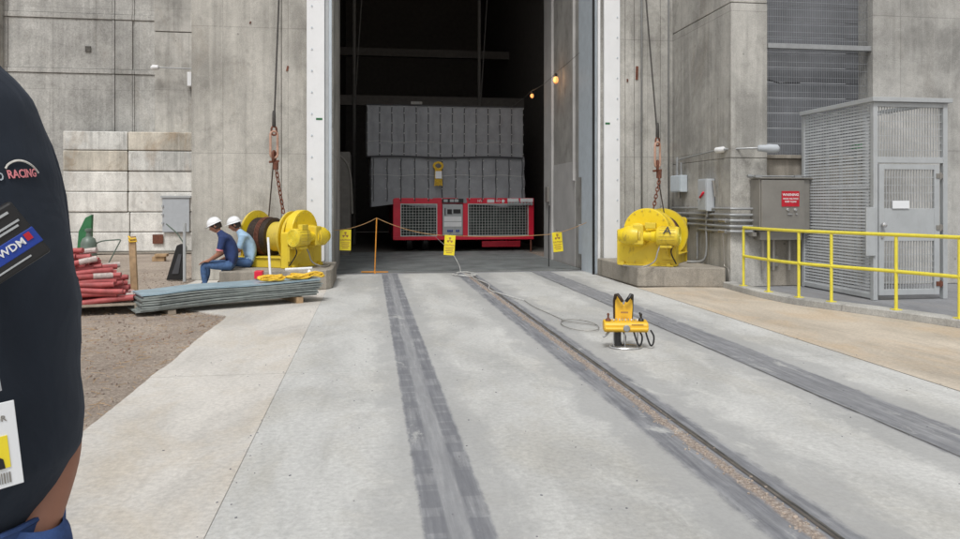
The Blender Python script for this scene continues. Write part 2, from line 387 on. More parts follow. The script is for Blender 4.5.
def text_mb(body, size, T, thick=.001, align='CENTER'):
    """letters as real raised meshes; local x right, z up"""
    cu = bpy.data.curves.new('t', 'FONT'); cu.body = body; cu.size = size; cu.align_x = align; cu.align_y = 'CENTER'; cu.extrude = thick; cu.offset = 0 if size > .1 else size*.02
    cu.resolution_u = 2
    o = bpy.data.objects.new('t', cu); COL.objects.link(o)
    dg = bpy.context.evaluated_depsgraph_get(); me = bpy.data.meshes.new_from_object(o.evaluated_get(dg))
    mb = MB(); RX = Matrix.Rotation(R(90), 4, 'X')
    mb.add([T @ (RX @ v.co) for v in me.vertices], [tuple(p.vertices) for p in me.polygons])
    bpy.data.objects.remove(o); bpy.data.curves.remove(cu); bpy.data.meshes.remove(me)
    return mb
def TR(loc, rz=0, rx=0, ry=0, s=1):
    return Matrix.Translation(loc) @ Euler((rx, ry, rz)).to_matrix().to_4x4() @ Matrix.Scale(s, 4)
def catenary(a, b, sag, n=14):
    a = Vector(a); b = Vector(b)
    return [a.lerp(b, i/n)-Vector((0, 0, sag*4*(i/n)*(1-i/n))) for i in range(n+1)]
def smooth_path(pts, k=6):
    P = [Vector(p) for p in pts]; out = []
    for i in range(len(P)-1):
        p0 = P[max(i-1, 0)]; p1 = P[i]; p2 = P[i+1]; p3 = P[min(i+2, len(P)-1)]
        for j in range(k):
            t = j/k; out.append(.5*((2*p1)+(p2-p0)*t+(2*p0-5*p1+4*p2-p3)*t*t+(3*p1-p0-3*p2+p3)*t**3))
    out.append(P[-1]); return out

# ================================================================== SETTING: GROUND
def struct(o, label=None):
    o['kind'] = 'structure'
    if label: o['label'] = label
    return o
g = MB(); g.add([(-3000, -3000, -.03), (3000, -3000, -.03), (3000, 3000, -.03), (-3000, 3000, -.03)], [(0, 1, 2, 3)])
struct(g.build('ground', M['dirt']))
# uneven dirt yard on the left, real relief
def dirt_fn(u, v):
    x = -14+u*12.2; y = 2+v*22
    z = -.022+.012*pnoise(Vector((x*1.1, y*1.1, 0)))+.006*pnoise(Vector((x*5, y*5, 3)))
    return (x, y, z)
struct(MB().grid(120, 200, dirt_fn).build('dirt_yard', M['dirt'], smooth=False))
def jag(x, y): return .022*pnoise(Vector((x*3, y*2.2, 1.7)))+.012*pnoise(Vector((x*9, y*9, 4)))
# left apron slabs with a ragged dirt-side edge
XL, X0, X1 = -1.86, -.73, 4.62
JY = [-6, -1.2, 6.75, 15.97]
mb = MB()
for i in range(len(JY)-1):
    ya, yb = JY[i]+.003, JY[i+1]-.003; n = int((yb-ya)/.08)
    L = []
    for k in range(n+1):
        y = ya+(yb-ya)*k/n; xe = XL+jag(XL, y)+(.0 if y < 10.25 else -.9*(y-10.25))
        xe = max(xe, -3.3)
        L.append((xe, y, 0))
    Rr = [(X0-.003, ya+(yb-ya)*k/n, 0) for k in range(n+1)]
    vs = L+Rr+[(p[0], p[1], -.1) for p in L]
    m_ = n+1
    fs = [(k, m_+k, m_+k+1, k+1) for k in range(n)]+[(k, k+1, 2*m_+k+1, 2*m_+k) for k in range(n)]
    mb.add(vs, fs)
struct(mb.build('apron_pavement', M['beige']))
mb = MB()
for i in range(len(JY)-1):
    mb.box(X0, X1, JY[i]+.003, JY[i+1]-.003, -.1, 0)
struct(mb.build('track_pavement', M['grey']))
mb = MB(); mb.box(-1.80, 12, -6, 17, -.15, -.012)
struct(mb.build('joint_bed', M['plinth']))
# right sandy slab up to the kerb
kp = [(6.22, 12.40), (6.17, 11.75), (6.14, 10.9), (6.22, 10.2), (6.40, 9.69), (6.75, 8.84), (7.0, 8.07), (7.25, 7.2), (7.5, 6.0), (8.0, 3)]
KP = smooth_path([(x, y, 0) for x, y in kp], 5)
mb = MB()
ys = [y for y in (-6, 0, 3)]
edge = [(12, -6, 0), (12, 0, 0), (8.0, 3, 0)]+[tuple(p) for p in reversed(KP)][1:]+[(6.22, 12.6, 0)]
vs = []
for e in edge: vs += [(X1+.012, e[1], 0), (e[0]-.05, e[1], 0)]
fs = [(2*i, 2*i+1, 2*i+3, 2*i+2) for i in range(len(edge)-1)]
mb.add(vs, fs)
struct(mb.build('sandy_pavement', M['tan']))
mb = MB(); mb.add([(8, 3, -.004), (40, 3, -.004), (40, 12.5, -.004), (6.3, 12.5, -.004), (6.3, 9.5, -.004)], [(0, 1, 2, 3, 4)])
struct(mb.build('pad_pavement', M['track']))
# kerb with a real step
mb = MB(); n = len(KP); vs = []
for i, p in enumerate(KP):
    d = (KP[min(i+1, n-1)]-KP[max(i-1, 0)]).normalized(); q = Vector((d.y, -d.x, 0))
    if q.x > 0: q = -q
    for off, z in ((.09, -.05), (.085, .085), (.07, .10), (-.13, .105), (-.15, -.05)): vs.append(p+q*off+Vector((0, 0, z)))
fs = [(i*5+k, i*5+k+1, (i+1)*5+k+1, (i+1)*5+k) for i in range(n-1) for k in range(4)]
mb.add(vs, fs); struct(mb.build('kerb', M['wall_pale']))

# ---- crane track strips (sheets 4 mm above one another)
def strip(x0, x1, y0, y1, z, mat, name, jitter=.02, step=.07, seed=0):
    mb = MB(); n = int((y1-y0)/step); vs = []
    for k in range(n+1):
        y = y0+(y1-y0)*k/n
        a = jitter*pnoise(Vector((seed+.3, y*2.3, .5)))+jitter*.5*pnoise(Vector((seed+3, y*11, .5)))
        b = jitter*pnoise(Vector((seed+7.3, y*2.1, .5)))+jitter*.5*pnoise(Vector((seed+9, y*12, .5)))
        vs += [(x0+a, y, z), (x1+b, y, z)]
    mb.add(vs, [(2*i, 2*i+1, 2*i+3, 2*i+2) for i in range(n)])
    return struct(mb.build(name, mat))
strip(2.045, 2.066, 1.0, 15.9, .005, M['rail'], 'embedded_rail', .0, seed=24)
strip(2.072, 2.084, 1.0, 15.9, .005, M['joint'], 'rail_groove', .006, seed=25)
strip(3.428, 3.438, 1.0, 15.9, .005, M['joint'], 'rail_groove', .006, seed=35)
# grit and chips lying along the middle rail
mb = MB(); random.seed(11)
for i in range(900):
    y = 2+13.5*random.random()**1.5; x = random.gauss(1.985, .032); r = random.uniform(.002, .0075)
    a = random.uniform(0, 3); T = TR((x, y, .002), a)
    mb.box(-r, r, -r*.7, r*.7, -.004, r*.8, T)
tag(mb.build('loose_grit', M['grit']), 'pale crushed chips and grit lying along the middle rail groove', 'grit', kind='stuff')
mb = MB(); random.seed(12)
for i in range(3500):
    x = random.uniform(-7, -1.9); y = random.uniform(3.5, 17); r = random.uniform(.003, .012)
    mb.box(-r, r, -r*.6, r*.6, -.01, r*.7, TR((x, y, -.015), random.uniform(0, 3), random.uniform(-.3, .3)))
tag(mb.build('gravel_stones', M['trackrust']), 'small stones scattered over the brown dirt yard', 'gravel', kind='stuff')
mb = MB(); random.seed(13)
for i in range(1600):
    x = random.uniform(-6, -1.75); y = random.uniform(3.5, 12); a = random.uniform(0, 3.14); l = random.uniform(.02, .07)
    c = Vector((x, y, -.008)); d = Vector((math.cos(a), math.sin(a), .1))*l
    mb.bar(c-d, c+d, .003)
tag(mb.build('dry_straw', M['pole']), 'dry straw and twigs scattered on the dirt by the pavement edge', 'straw', kind='stuff')

mb = MB(); random.seed(17)
for i in range(420):
    x = random.choice((random.uniform(-1.7, 4.6), random.gauss(.4, .5), random.gauss(3.6, .4), random.gauss(-.73, .05), random.gauss(4.62, .06)))
    y = 2+13*random.random()**1.3; r = random.uniform(.002, .006)
    if -1.75 < x < 4.9: mb.box(-r, r, -r*.6, r*.6, -.001, r*.5, TR((x, y, .001), random.uniform(0, 3)))
tag(mb.build('pavement_debris', M['track2']), 'tiny dark chips and crumbs scattered over the pavement', 'debris', kind='stuff')
# ================================================================== BUILDING
F = 15.0          # face of the door piers
# left pier
t = thing('concrete_pier', (-2.1, F, 0), 'tall weathered concrete pier left of the open bay door, behind the left yellow winch', 'concrete pier')
P0 = Vector((-2.1, F, 0))
def off(mb, p):
    mb.v = [tuple(Vector(v)-Vector(p)) for v in mb.v]; return mb
mb = MB()
mb.box(-3.38, -1.71, F, F+4, 0, 14); mb.box(-1.70, -1.22, F, F+3.5, 0, 14)
off(mb, P0).build('wall_panel', M['wall'], t, bevel=.012)
off(MB().box(-1.72, -1.69, F+.02, F+.2, 0, 14), P0).build('joint_strip', M['joint'], t)
for u in ((-1.60, 4.05, .10), (-2.3, 4.95, .04)):
    off(MB().bar((u[0], F-.006, u[1]), (u[0]+.02, F-.006, u[1]+u[2]), .035, .02), P0).build('rusty_anchor', M['rust'], t)
off(MB().box(-1.222, -.72, F+.06, F+3.4, 0, 14), P0).build('door_return', M['wall_r'], t)
# right pier, with vertical board joints
P1 = Vector((5.6, F, 0))
t = thing('concrete_pier', P1, 'tall concrete pier right of the open bay door, behind the right yellow winch', 'concrete pier')
mb = MB(); xs = [5.12, 5.255, 5.45, 6.02, 6.3]
for a, b in zip(xs, xs[1:]): mb.box(a+.004, b-.004, F+random.uniform(0, .006), F+1.0, 0, 14)
off(mb, P1).build('wall_panel', M['wall_r'], t, bevel=.006)
off(MB().box(5.12, 6.29, F+.02, F+.9, 0, 13.9), P1).build('joint_backing', M['joint'], t)
off(MB().box(4.71, 5.115, F+.06, F+.98, 0, 14), P1).build('door_return', M['wall_r'], t)
off(MB().bar((5.30, F-.006, 4.0), (5.30, F-.006, 4.06), .03, .02), P1).build('rusty_anchor', M['rust'], t)
off(MB().bar((5.50, F-.008, 4.05), (5.51, F-.008, 4.33), .05, .02), P1).build('rusty_anchor', M['rust'], t)
# side wall running towards the camera + corner pier
P2 = Vector((6.8, 12.45, 0))
t = thing('concrete_wall', P2, 'stained concrete wall carrying conduits and grey boxes between right winch and steel cabinet', 'concrete wall')
mb = MB()
mb.box(6.30, 6.99, 12.46, 15.95, 0, 2.28); 
mb.box(6.30, 6.99, 12.45, 15.9, 2.285, 5.02); mb.box(6.30, 6.99, 12.46, 15.9, 5.035, 14)
off(mb, P2).build('wall_panel', M['wall_r'], t, bevel=.01)
off(MB().box(6.33, 6.96, 12.48, 15.8, 2.2, 5.1), P2).build('joint_backing', M['joint'], t)
P3 = Vector((8, 12.45, 0))
t = thing('concrete_sill_wall', P3, 'low brownish concrete wall under the tall wire screen, behind the steel cabinet', 'concrete wall')
off(MB().box(6.992, 9.0, 12.50, 13.2, 0, 2.27), P3).build('wall_panel', M['plinth'], t, bevel=.01)
off(MB().box(6.995, 8.995, 12.42, 13.0, 2.275, 2.34), P3).build('ledge', M['plinth'], t, bevel=.008)
P4 = Vector((12, 12.4, 0))
t = thing('concrete_wall', P4, 'smooth pale grey concrete wall behind the wire cage at the far right', 'concrete wall')
off(MB().box(9.01, 30, 12.40, 13.2, 0, 14), P4).build('wall_panel', M['wall_pale'], t, bevel=.012)
# tall screen over the opening
P5 = Vector((8.0, 12.5, 2.35))
t = thing('wire_screen', P5, 'tall grey welded wire screen with a cross bar above the steel cabinet', 'wire screen')
mb = MB(); x = 7.02
while x < 9.0: mb.bar((x, 12.55, 2.35), (x, 12.55, 13), .0045); x += .045
z = 2.4
while z < 9.0: mb.bar((7.0, 12.545, z), (9.0, 12.545, z), .0055); z += .135
off(mb, P5).build('wire_mesh', M['finewire'], t)
mb = MB(); x = 7.0
for i in range(26):
    mb.box(7.0, 9.0, 12.80, 12.83, 2.3+i*.28, 2.3+i*.28+.27)
off(mb, P5).build('louvre_backing', M['louv'], t)
off(MB().box(7.0, 9.03, 12.44, 12.53, 4.24, 4.33), P5).build('cross_bar', M['galv'], t, bevel=.006)
off(MB().tube([(7.0, 12.6, 3.72), (7.3, 12.58, 3.64), (7.7, 12.6, 3.66)], .012), P5).build('loose_cable', M['black'], t)

# ---- left background: formed concrete wall, pier, block wall
P6 = Vector((-8, 24.0, 0))
t = thing('formed_wall', P6, 'tall grey concrete wall cast in large square panels, standing behind the whitewashed blocks', 'concrete wall')
mb = MB(); zs = [0, 5.36, 5.50, 7.0, 7.16, 10, 14]; 
xs = [-34, -28, -22, -16, -10.62, -7.70, -7.62, -7.12, -7.06, -6.42]
for i in range(len(zs)-1):
    for j in range(len(xs)-1):
        if (zs[i+1]-zs[i]) < .2: yo = -.02
        else: yo = random.uniform(0, .02)
        narrow = xs[j+1]-xs[j] < .1
        if j == 7 and i == 2:   # dark slot
            mb.box(xs[j]+.004, xs[j+1]-.004, 24.05, 25, zs[i]+.008, zs[i]+.08); continue
        mb.box(xs[j]+.004, xs[j+1]-.004, 24.0+yo-(.02 if j == 5 else 0), 25, zs[i]+.005, zs[i+1]-.005)
off(mb, P6).build('wall_panel', M['wall_far'], t, bevel=.01)
off(MB().box(-34, -6.43, 24.06, 24.8, 0, 14), P6).build('joint_backing', M['wall_far'], t)
off(MB().box(-8.46, -8.30, 23.985, 24.1, 6.02, 6.18), P6).build('tie_pocket', M['joint'], t)
off(MB().box(-11.2, -10.72, 23.7, 24.0, 0, 14), P6).build('edge_column', M['wall_r'], t, bevel=.01)
P7 = Vector((-5.6, 23.75, 0))
t = thing('rear_pier', P7, 'streaked concrete pier rising behind the blocks, just left of the near door pier', 'concrete pier')
mb = MB(); mb.box(-6.41, -3.0, 23.72, 25, 0, 6.62); mb.box(-6.41, -3.0, 23.70, 25, 6.64, 14)
off(mb, P7).build('wall_panel', M['wall_r'], t, bevel=.01)
# lamp on the rear pier
pl = Vector((-6.3, 23.4, 5.5))
t = thing('wall_light', pl, 'small white light on a thin horizontal arm high on the far rear pier', 'light')
off(MB().lathe([(0, .03), (.03, .07), (.18, .085), (.24, .04)], (-6.20, 23.45, 5.50), (-1, 0, -.05)), pl).build('lamp_head', M['white'], t, smooth=True)
off(MB().cyl((-6.2, 23.45, 5.5), (-5.2, 23.5, 5.49), .018), pl).build('arm', M['galv'], t)
off(MB().box(-5.42, -5.30, 23.5, 23.7, 4.98, 5.40), pl).build('junction_box', M['white'], t, bevel=.01)
# stacked white-washed blocks
P8 = Vector((-6.5, 23.3, 0))
t = thing('block_wall', P8, 'wall of big whitewashed concrete blocks stacked six high left of the door pier', 'block wall')
random.seed(5)
edges = [0.05, .62, 1.21, 1.80, 2.40, 3.0, 3.56]
for i in range(6):
    sh = 0 if i >= 2 else .05
    for a, b in ((-8.76, -6.98+sh), (-6.98+sh, -5.15), (-5.15, -3.3)):
        yo = random.uniform(-.02, .02); top = edges[i+1]-.01
        mb = MB().box(a+.012, b-.012, 23.1+yo, 23.7, edges[i]+.006, top)
        off(mb, P8).build('block', M['block_stained'] if (i == 4 and a < -8) or (i == 5 and -7 < a < -6) else M['block_grey'] if i == 5 or (i == 4 and a > -7) else M['block'], t, bevel=.03)
off(MB().box(-8.80, -3.3, 22.95, 23.72, 0, .045), P8).build('footing', M['plinth'], t)
# grey hatch and rusty plate on the blocks
pd = Vector((-5.66, 23.05, .6))
t = thing('utility_door', pd, 'small pale grey door panel set in the block wall beside the near pier', 'door')
off(MB().box(-6.0, -5.25, 23.02, 23.075, .62, 1.62), pd).build('door_leaf', M['blind'], t, bevel=.006)
off(MB().box(-6.05, -5.2, 22.99, 23.075, 1.625, 1.68), pd).build('door_frame', M['greyp'], t)
mb = MB()
for z in (.85, 1.1, 1.35): mb.box(-6.02, -5.97, 22.985, 23.015, z, z+.06)
off(mb, pd).build('hinge', M['greyp'], t)
tag(MB().box(-6.28, -5.99, 23.04, 23.078, .28, .55).build('rusty_plate', M['rust'], bevel=.005), 'small square rust brown plate low on the whitewashed block wall', 'plate')

# ---- bay interior (hollow, roofed, deep)
PB = Vector((2, 20, 0))
t = thing('bay_building', PB, 'dark interior of the tall open bay behind the door, with pale right wall and pilaster', 'building')
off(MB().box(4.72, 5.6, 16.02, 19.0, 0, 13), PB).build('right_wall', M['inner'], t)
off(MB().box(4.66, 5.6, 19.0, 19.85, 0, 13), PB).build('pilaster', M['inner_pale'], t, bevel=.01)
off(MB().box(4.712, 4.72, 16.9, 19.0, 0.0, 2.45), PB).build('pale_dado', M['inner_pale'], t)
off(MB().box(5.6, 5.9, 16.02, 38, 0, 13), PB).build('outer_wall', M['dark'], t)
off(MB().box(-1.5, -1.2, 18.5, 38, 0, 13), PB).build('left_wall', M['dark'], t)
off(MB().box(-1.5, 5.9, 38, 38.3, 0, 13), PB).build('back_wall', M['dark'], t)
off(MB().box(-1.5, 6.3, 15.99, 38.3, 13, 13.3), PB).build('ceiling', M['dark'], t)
off(MB().box(-1.22, 5.12, 15.0, 15.95, 12.8, 14), PB).build('lintel', M['wall'], t)
for q in ((27, 27.25, 4.95, 5.3), (30, 30.3, 7.3, 7.6)): off(MB().box(-1.2, 5.6, *q), PB).build('cross_beam', M['dark'], t)
for x in (-.55, 3.92):
    mb = MB().cyl((x, 26.9, 0), (x, 26.9, 9), .06, 10)
    mb.bar((x+.28, 26.8, 9), (x+.03, 26.8, 5), .03)
    off(mb, PB).build('vertical_pipe', M['dark2'], t)
off(MB().box(1.45, 1.85, 26.9, 26.95, 5.0, 5.1), PB).build('beam_label', M['cab'], t)
off(text_mb('7500', .085, TR((1.65, 26.895, 5.05))), PB).build('label_letters', M['greyp'], t)
off(MB().box(-1.15, -.75, 19, 19.5, 0, 1.1), PB).build('floor_cabinet', M['dark2'], t, bevel=.02)
mb = MB().box(-1.15, -.55, 21.2, 22.6, 0, 2.9); off(mb, PB).build('left_enclosure', M['dark2'], t, bevel=.02)
off(MB().tube(smooth_path([(-1.1, 19.2, 2.75), (-.7, 19.2, 2.62), (-.5, 19.3, 2.2), (-.45, 19.4, 1.2)]), .03, 8), PB).build('service_hose', M['dark2'], t, smooth=True)
off(MB().box(4.655, 4.715, 16.9, 16.95, 2.0, 9), PB).build('cable_tray', M['inner_pale'], t)
off(MB().box(4.60, 4.655, 19.2, 19.5, 1.5, 1.9), PB).build('switch_box', M['cab'], t, bevel=.01)
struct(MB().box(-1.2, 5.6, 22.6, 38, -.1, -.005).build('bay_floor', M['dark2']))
# steel threshold ramp
mb = MB(); mb.box(-.85, 4.66, 16.15, 22.6, -.08, .012)
struct(mb.build('threshold_plate', M['ramp'], bevel=.004), 'dark ribbed steel plate across the bay threshold')
mb = MB()
for i in range(26): mb.box(-.80, 4.6, 16.35+i*.24, 16.35+i*.24+.05, .013, .019)
struct(mb.build('threshold_ribs', M['ramp']))
struct(MB().box(-.9, 4.7, 15.98, 16.14, -.1, -.012).build('threshold_gap', M['joint']))
struct(MB().box(-1.9, 4.62, 15.75, 15.965, -.1, .001).build('threshold_sill', M['track']))

# ---- white guide rails of the door
def guide(x0, x1, s, lab):
    p = Vector(((x0+x1)/2, F-.06, 0)); t = thing('door_guide_rail', p, lab, 'guide rail')
    off(MB().box(x0, x1, F-.07, F-.004, .34 if s < 0 else .0, 13), p).build('rail_plate', M['railwhite'], t, bevel=.006)
    for i in range(14):
        z = .7+i*.42
        off(MB().lathe([(0, .016), (.012, .016)], (x0+.10 if s < 0 else x1-.06, F-.072, z), (0, -1, 0), 8), p).build('bolt', M['palesteel'], t)
    off(MB().box(x0+.02 if s > 0 else x0+.18, x0+.12 if s > 0 else x0+.30, F-.075, F-.07, 3.1, 3.14), p).build('sticker', M['green'], t)
    return t
guide(-1.22, -.88, -1, 'white bolted door guide rail beside the left pier, behind the left winch')
guide(4.78, 5.12, 1, 'white bolted door guide rail beside the right pier, behind the right winch')
tag(MB().box(-.878, -.80, F-.02, F+.06, 0, 13).build('edge_angle', M['greyp'], bevel=.004), 'narrow grey steel angle on the left edge of the bay opening', 'steel angle')
tag(MB().box(-.80, -.745, F-.01, F+.06, 0, 13).build('edge_angle', M['palesteel'], bevel=.004), 'thin pale steel angle closest to the dark opening on its left side', 'steel angle')
tag(MB().box(4.66, 4.71, F-.03, F+.06, 0, 13).build('edge_angle', M['white'], bevel=.004), 'thin white steel angle on the right edge of the bay opening', 'steel angle')
tag(MB().box(4.560, 4.600, F-.0, F+.05, 0, 13).build('door_seal', M['seal']), 'black rubber seal strip down the right side of the bay opening', 'seal strip')
ps = Vector((4.68, 15.75, 0)); t = thing('door_track', ps, 'pale blue steel door track running up the right inner wall of the bay', 'door track')
off(MB().box(4.595, 4.70, 15.09, 15.97, 0, 13), ps).build('track_plate', M['palesteel'], t, bevel=.004)
mb = MB(); mb.box(4.60, 4.715, 15.98, 16.22, 2.05, 13); mb.box(4.60, 4.715, 15.98, 16.22, .35, 1.0)
off(mb, ps).build('track_cover', M['palesteel'], t, bevel=.004)

# ---- lit lamps on a string
def bulb(p, lab, r):
    t = thing('festoon_lamp', p, lab, 'lamp', 'lit lamps strung inside the bay')
    MB().lathe([(-.02, r*.5), (0, r*.9), (r*1.0, r), (r*2.1, r*.8), (r*2.4, r*.3)], (0, 0, 0), (0, 0, -1), 14).build('bulb', M['lamp'], t, smooth=True)
    MB().lathe([(0, .03), (.09, .035), (.10, .02)], (0, 0, .0), (0, 0, 1), 12).build('socket', M['black'], t, smooth=True)
    mb = MB()
    for k in range(8):
        a = k*math.pi/4; mb.tube([(r*1.15*math.cos(a)*q, r*1.15*math.sin(a)*q, z) for q, z in ((.4, .02), (1, -r*.6), (1, -r*1.8), (.2, -r*2.8))], .004, 4)
    mb.build('wire_guard', M['rustlight'], t)
    ld = bpy.data.lights.new('festoon_light', 'POINT'); ld.energy = 3; ld.color = (1, .55, .25); ld.shadow_soft_size = .05
    lo = bpy.data.objects.new('lamp_light', ld); lo.parent = t; lo.location = (-.16, 0, -.05); COL.objects.link(lo)
bulb((4.58, 18.2, 4.60), 'nearer glowing amber lamp hung on a wire high on the right bay wall', .06)
bulb((4.50, 20.6, 4.52), 'farther small glowing lamp deep inside the bay past the pilaster', .042)
mb = MB().tube(catenary((4.58, 16.1, 4.80), (4.58, 18.2, 4.72), .01)+catenary((4.58, 18.2, 4.72), (4.50, 20.6, 4.63), .06)[1:]+catenary((4.5, 20.6, 4.63), (4.4, 23.5, 4.5), .03)[1:], .006, 6)
tag(mb.build('lamp_wire', M['dark2']), 'thin black wire carrying the two amber lamps in the bay', 'wire')

# ================================================================== PLINTHS
def plinth(poly, h, lab):
    cx = sum(p[0] for p in poly)/len(poly); cy = sum(p[1] for p in poly)/len(poly)
    mb = MB(); n = len(poly); mb.add([(x, y, 0) for x, y in poly]+[(x, y, h) for x, y in poly], [tuple(reversed(range(n))), tuple(range(n, 2*n))]+[(i, (i+1) % n, (i+1) % n+n, i+n) for i in range(n)])
    return tag(mb.build('concrete_plinth', M['plinth'], bevel=.02), lab, 'concrete plinth')
lp = [(-2.50, 13.05), (-.86, 13.05), (-.74, 13.10), (-.67, 13.22), (-.645, 13.4), (-.645, 15.3), (-.72, 15.3), (-.72, 15.05), (-.87, 14.98), (-1.225, 14.925), (-1.225, 14.995), (-2.50, 14.995)]
plinth([(-2.50, 13.05), (-.86, 13.05), (-.74, 13.10), (-.67, 13.22), (-.645, 13.4), (-.645, 14.9), (-2.50, 14.9)], .335, 'low concrete plinth with a rounded corner carrying the left winch and two seated men')
plinth([(4.68, 12.72), (6.18, 12.40), (6.2, 14.9), (4.62, 14.9)], .345, 'low concrete plinth with an angled front carrying the right winch marked A')

# ================================================================== WINCHES
def make_winch(loc, rz, my, letter, lab):
    """local +x = gear end, motor points towards y*my ; drum axis z=.52"""
    t = thing('drum_winch', loc, lab, 'winch', None, rz); h = .53
    Y = M['yel']
    # skid base
    mb = MB()
    for y in (-.42, .34): mb.box(-.08, 1.22, y, y+.08, .0, .17)
    mb.box(-.08, 0.0, -.42, .42, .02, .15); mb.box(1.0, 1.16, -.42, .42, .02, .15); mb.box(.4, .46, -.34, .34, .02, .14)
    mb.box(-.1, 1.24, -.45, .45, .165, .185)
    mb.build('skid_base', Y, t, bevel=.008)
    # drum
    MB().lathe([(.10, .20), (.10, .27), (.96, .27), (.96, .20)], (0, 0, h), (1, 0, 0), 36).build('drum', Y, t, smooth=True)
    def flange(x, w, r):
        MB().lathe([(x, .18), (x, r*.93), (x+.005, r), (x+w-.005, r), (x+w, r*.93), (x+w, .18)], (0, 0, h), (1, 0, 0), 48).build('drum_flange', Y, t, smooth=True)
    flange(.04, .05, .48); flange(.94, .05, .47)
    # wound rope (helical rings)
    prof = []; x = .09
    while x < .52:
        for k in range(6): prof.append((x+.022*k/6, .335+.013*math.sin(math.pi*k/6)))
        x += .022
    prof = [(.09, .25)]+prof+[(.53, .30), (.535, .25)]
    rp = MB().lathe(prof, (0, 0, h), (1, 0, 0), 48).build('wound_rope', M['rope'], t, smooth=True)
    rg = MB()
    for k in range(4): rg.tube([(.30+k*.03, .353*math.cos(a*math.pi/16), h+.353*math.sin(a*math.pi/16)) for a in range(32)], .010, 5, closed=True)
    rg.build('rope_turn', M['rustlight'] if False else M['rust'], rp)
    # far bearing stand
    poly = [(-.44, 0), (.44, 0), (.44, .80), (.40, .84), (.10, .84), (-.10, .84), (-.40, .84), (-.44, .80)] if letter else [(-.36, 0), (.36, 0), (.30, .40), (.16, .62), (0, .68), (-.16, .62), (-.30, .40)]
    T = Matrix(((0, 1, 0, -.06), (1, 0, 0, 0), (0, 0, 1, .0), (0, 0, 0, 1)))
    MB().prism(poly, .06, T).build('bearing_stand', Y, t, bevel=.006)
    MB().lathe([(-.14, .05), (-.14, .09), (-.06, .11)], (0, 0, h), (1, 0, 0), 20).build('bearing_cap', Y, t, smooth=True)
    # brake band / flange guard outer disc
    MB().lathe([(1.02, .15), (1.02, .43), (1.03, .44), (1.07, .44), (1.08, .43), (1.08, .15)], (0, 0, h), (1, 0, 0), 40).build('brake_disc', Y, t, smooth=True)
    # gear case: box with a domed top
    dome = [(-.52, .0), (.52, .0), (.52, .62), (.50, .64)]
    for k in range(0, 17):
        a = math.pi*k/16; dome.append((.40*math.cos(a), .62+.40*math.sin(a)))
    dome += [(-.50, .64), (-.52, .62)]
    T = Matrix(((0, 1, 0, 1.10), (1, 0, 0, 0), (0, 0, 1, .0), (0, 0, 0, 1)))
    gc = MB().prism(dome, .17, T).build('gear_case', Y, t, bevel=.012)
    mb = MB()
    for y in (-.40, -.2, .2, .40): 
        mb.lathe([(0, .018), (.018, .018)], (1.27, y, .06), (1, 0, 0), 6)
    for k in range(1, 16, 2):
        a = math.pi*k/16; mb.lathe([(0, .014), (.014, .014)], (1.27, .36*math.cos(a), .62+.36*math.sin(a)), (1, 0, 0), 6)
    mb.build('bolt', Y, gc)
    mb = MB()
    for y in (-.40, .40): mb.box(1.08, 1.36, y-.03, y+.03, 0, .06)
    mb.box(1.10, 1.34, -.48, .48, 0, .025); mb.build('mounting_foot', Y, t, bevel=.004)
    # drive line: motor, coupling, reducer on a bracket
    xm, zm = 1.46, .54
    prof = [(-.0, .10), (.0, .155), (.02, .165), (.34, .165), (.36, .15), (.38, .11), (.46, .10)]
    d = (0, -my, 0); o = (xm, my*.60, zm)
    mo = MB().lathe(prof, o, d, 28).build('motor', Y, t, smooth=True)
    mb = MB()
    for k in range(18):
        a = 2*math.pi*k/18; c, s_ = math.cos(a), math.sin(a)
        mb.bar((xm+.163*c, my*.56, zm+.163*s_), (xm+.163*c, my*.30, zm+.163*s_), .008, .018, up=(c, 0, s_))
    mb.build('cooling_fin', Y, mo)
    mb = MB()
    for r_ in (.04, .075, .11, .14): mb.tube([(xm+r_*math.cos(a*math.pi/10), my*.605, zm+r_*math.sin(a*math.pi/10)) for a in range(20)], .006, 5, closed=True)
    for k in range(6):
        a = k*math.pi/3; mb.bar((xm, my*.603, zm), (xm+.14*math.cos(a), my*.603, zm+.14*math.sin(a)), .008)
    mb.build('fan_grille', M['yel_rail'], mo)
    MB().lathe([(.0, .05), (.0, .09), (.16, .09), (.16, .13), (.20, .13)], (xm, my*.14, zm), d, 24).build('coupling', Y, t, smooth=True)
    rd = MB().lathe([(0, .10), (.01, .15), (.10, .17), (.22, .17), (.30, .13), (.36, .11), (.38, .07)], (xm, -my*.06, zm), d, 24).build('reducer', Y, t, smooth=True)
    MB().box(xm-.12, xm+.10, my*-.06-.10, my*-.06+.08, zm-.16, zm+.19).build('reducer_housing', Y, rd, bevel=.02)
    MB().lathe([(0, .20), (.02, .215), (.06, .215), (.10, .16), (.17, .13)], (1.27, -my*.15, zm), (1, 0, 0), 28).build('output_hub', Y, t, smooth=True)
    mb = MB(); mb.box(1.30, xm+.10, my*.40-.10, my*.40+.10, .34, .385); mb.box(1.27, 1.31, my*.40-.12, my*.40+.12, .12, .385)
    mb.add([(1.31, my*.40, .15), (1.31, my*.40, .34), (xm+.08, my*.40, .34), (1.31, my*.40+.015, .15), (1.31, my*.40+.015, .34), (xm+.08, my*.40+.015, .34)], [(0, 1, 2), (3, 5, 4), (0, 3, 4, 1), (1, 4, 5, 2), (0, 2, 5, 3)])
    mb.build('motor_bracket', Y, t, bevel=.004)
    MB().box(xm+.0, xm+.11, my*(.14 if letter else .38)-.09, my*(.14 if letter else .38)+.09, zm+.13, zm+.23).build('terminal_box', Y, mo, bevel=.01)
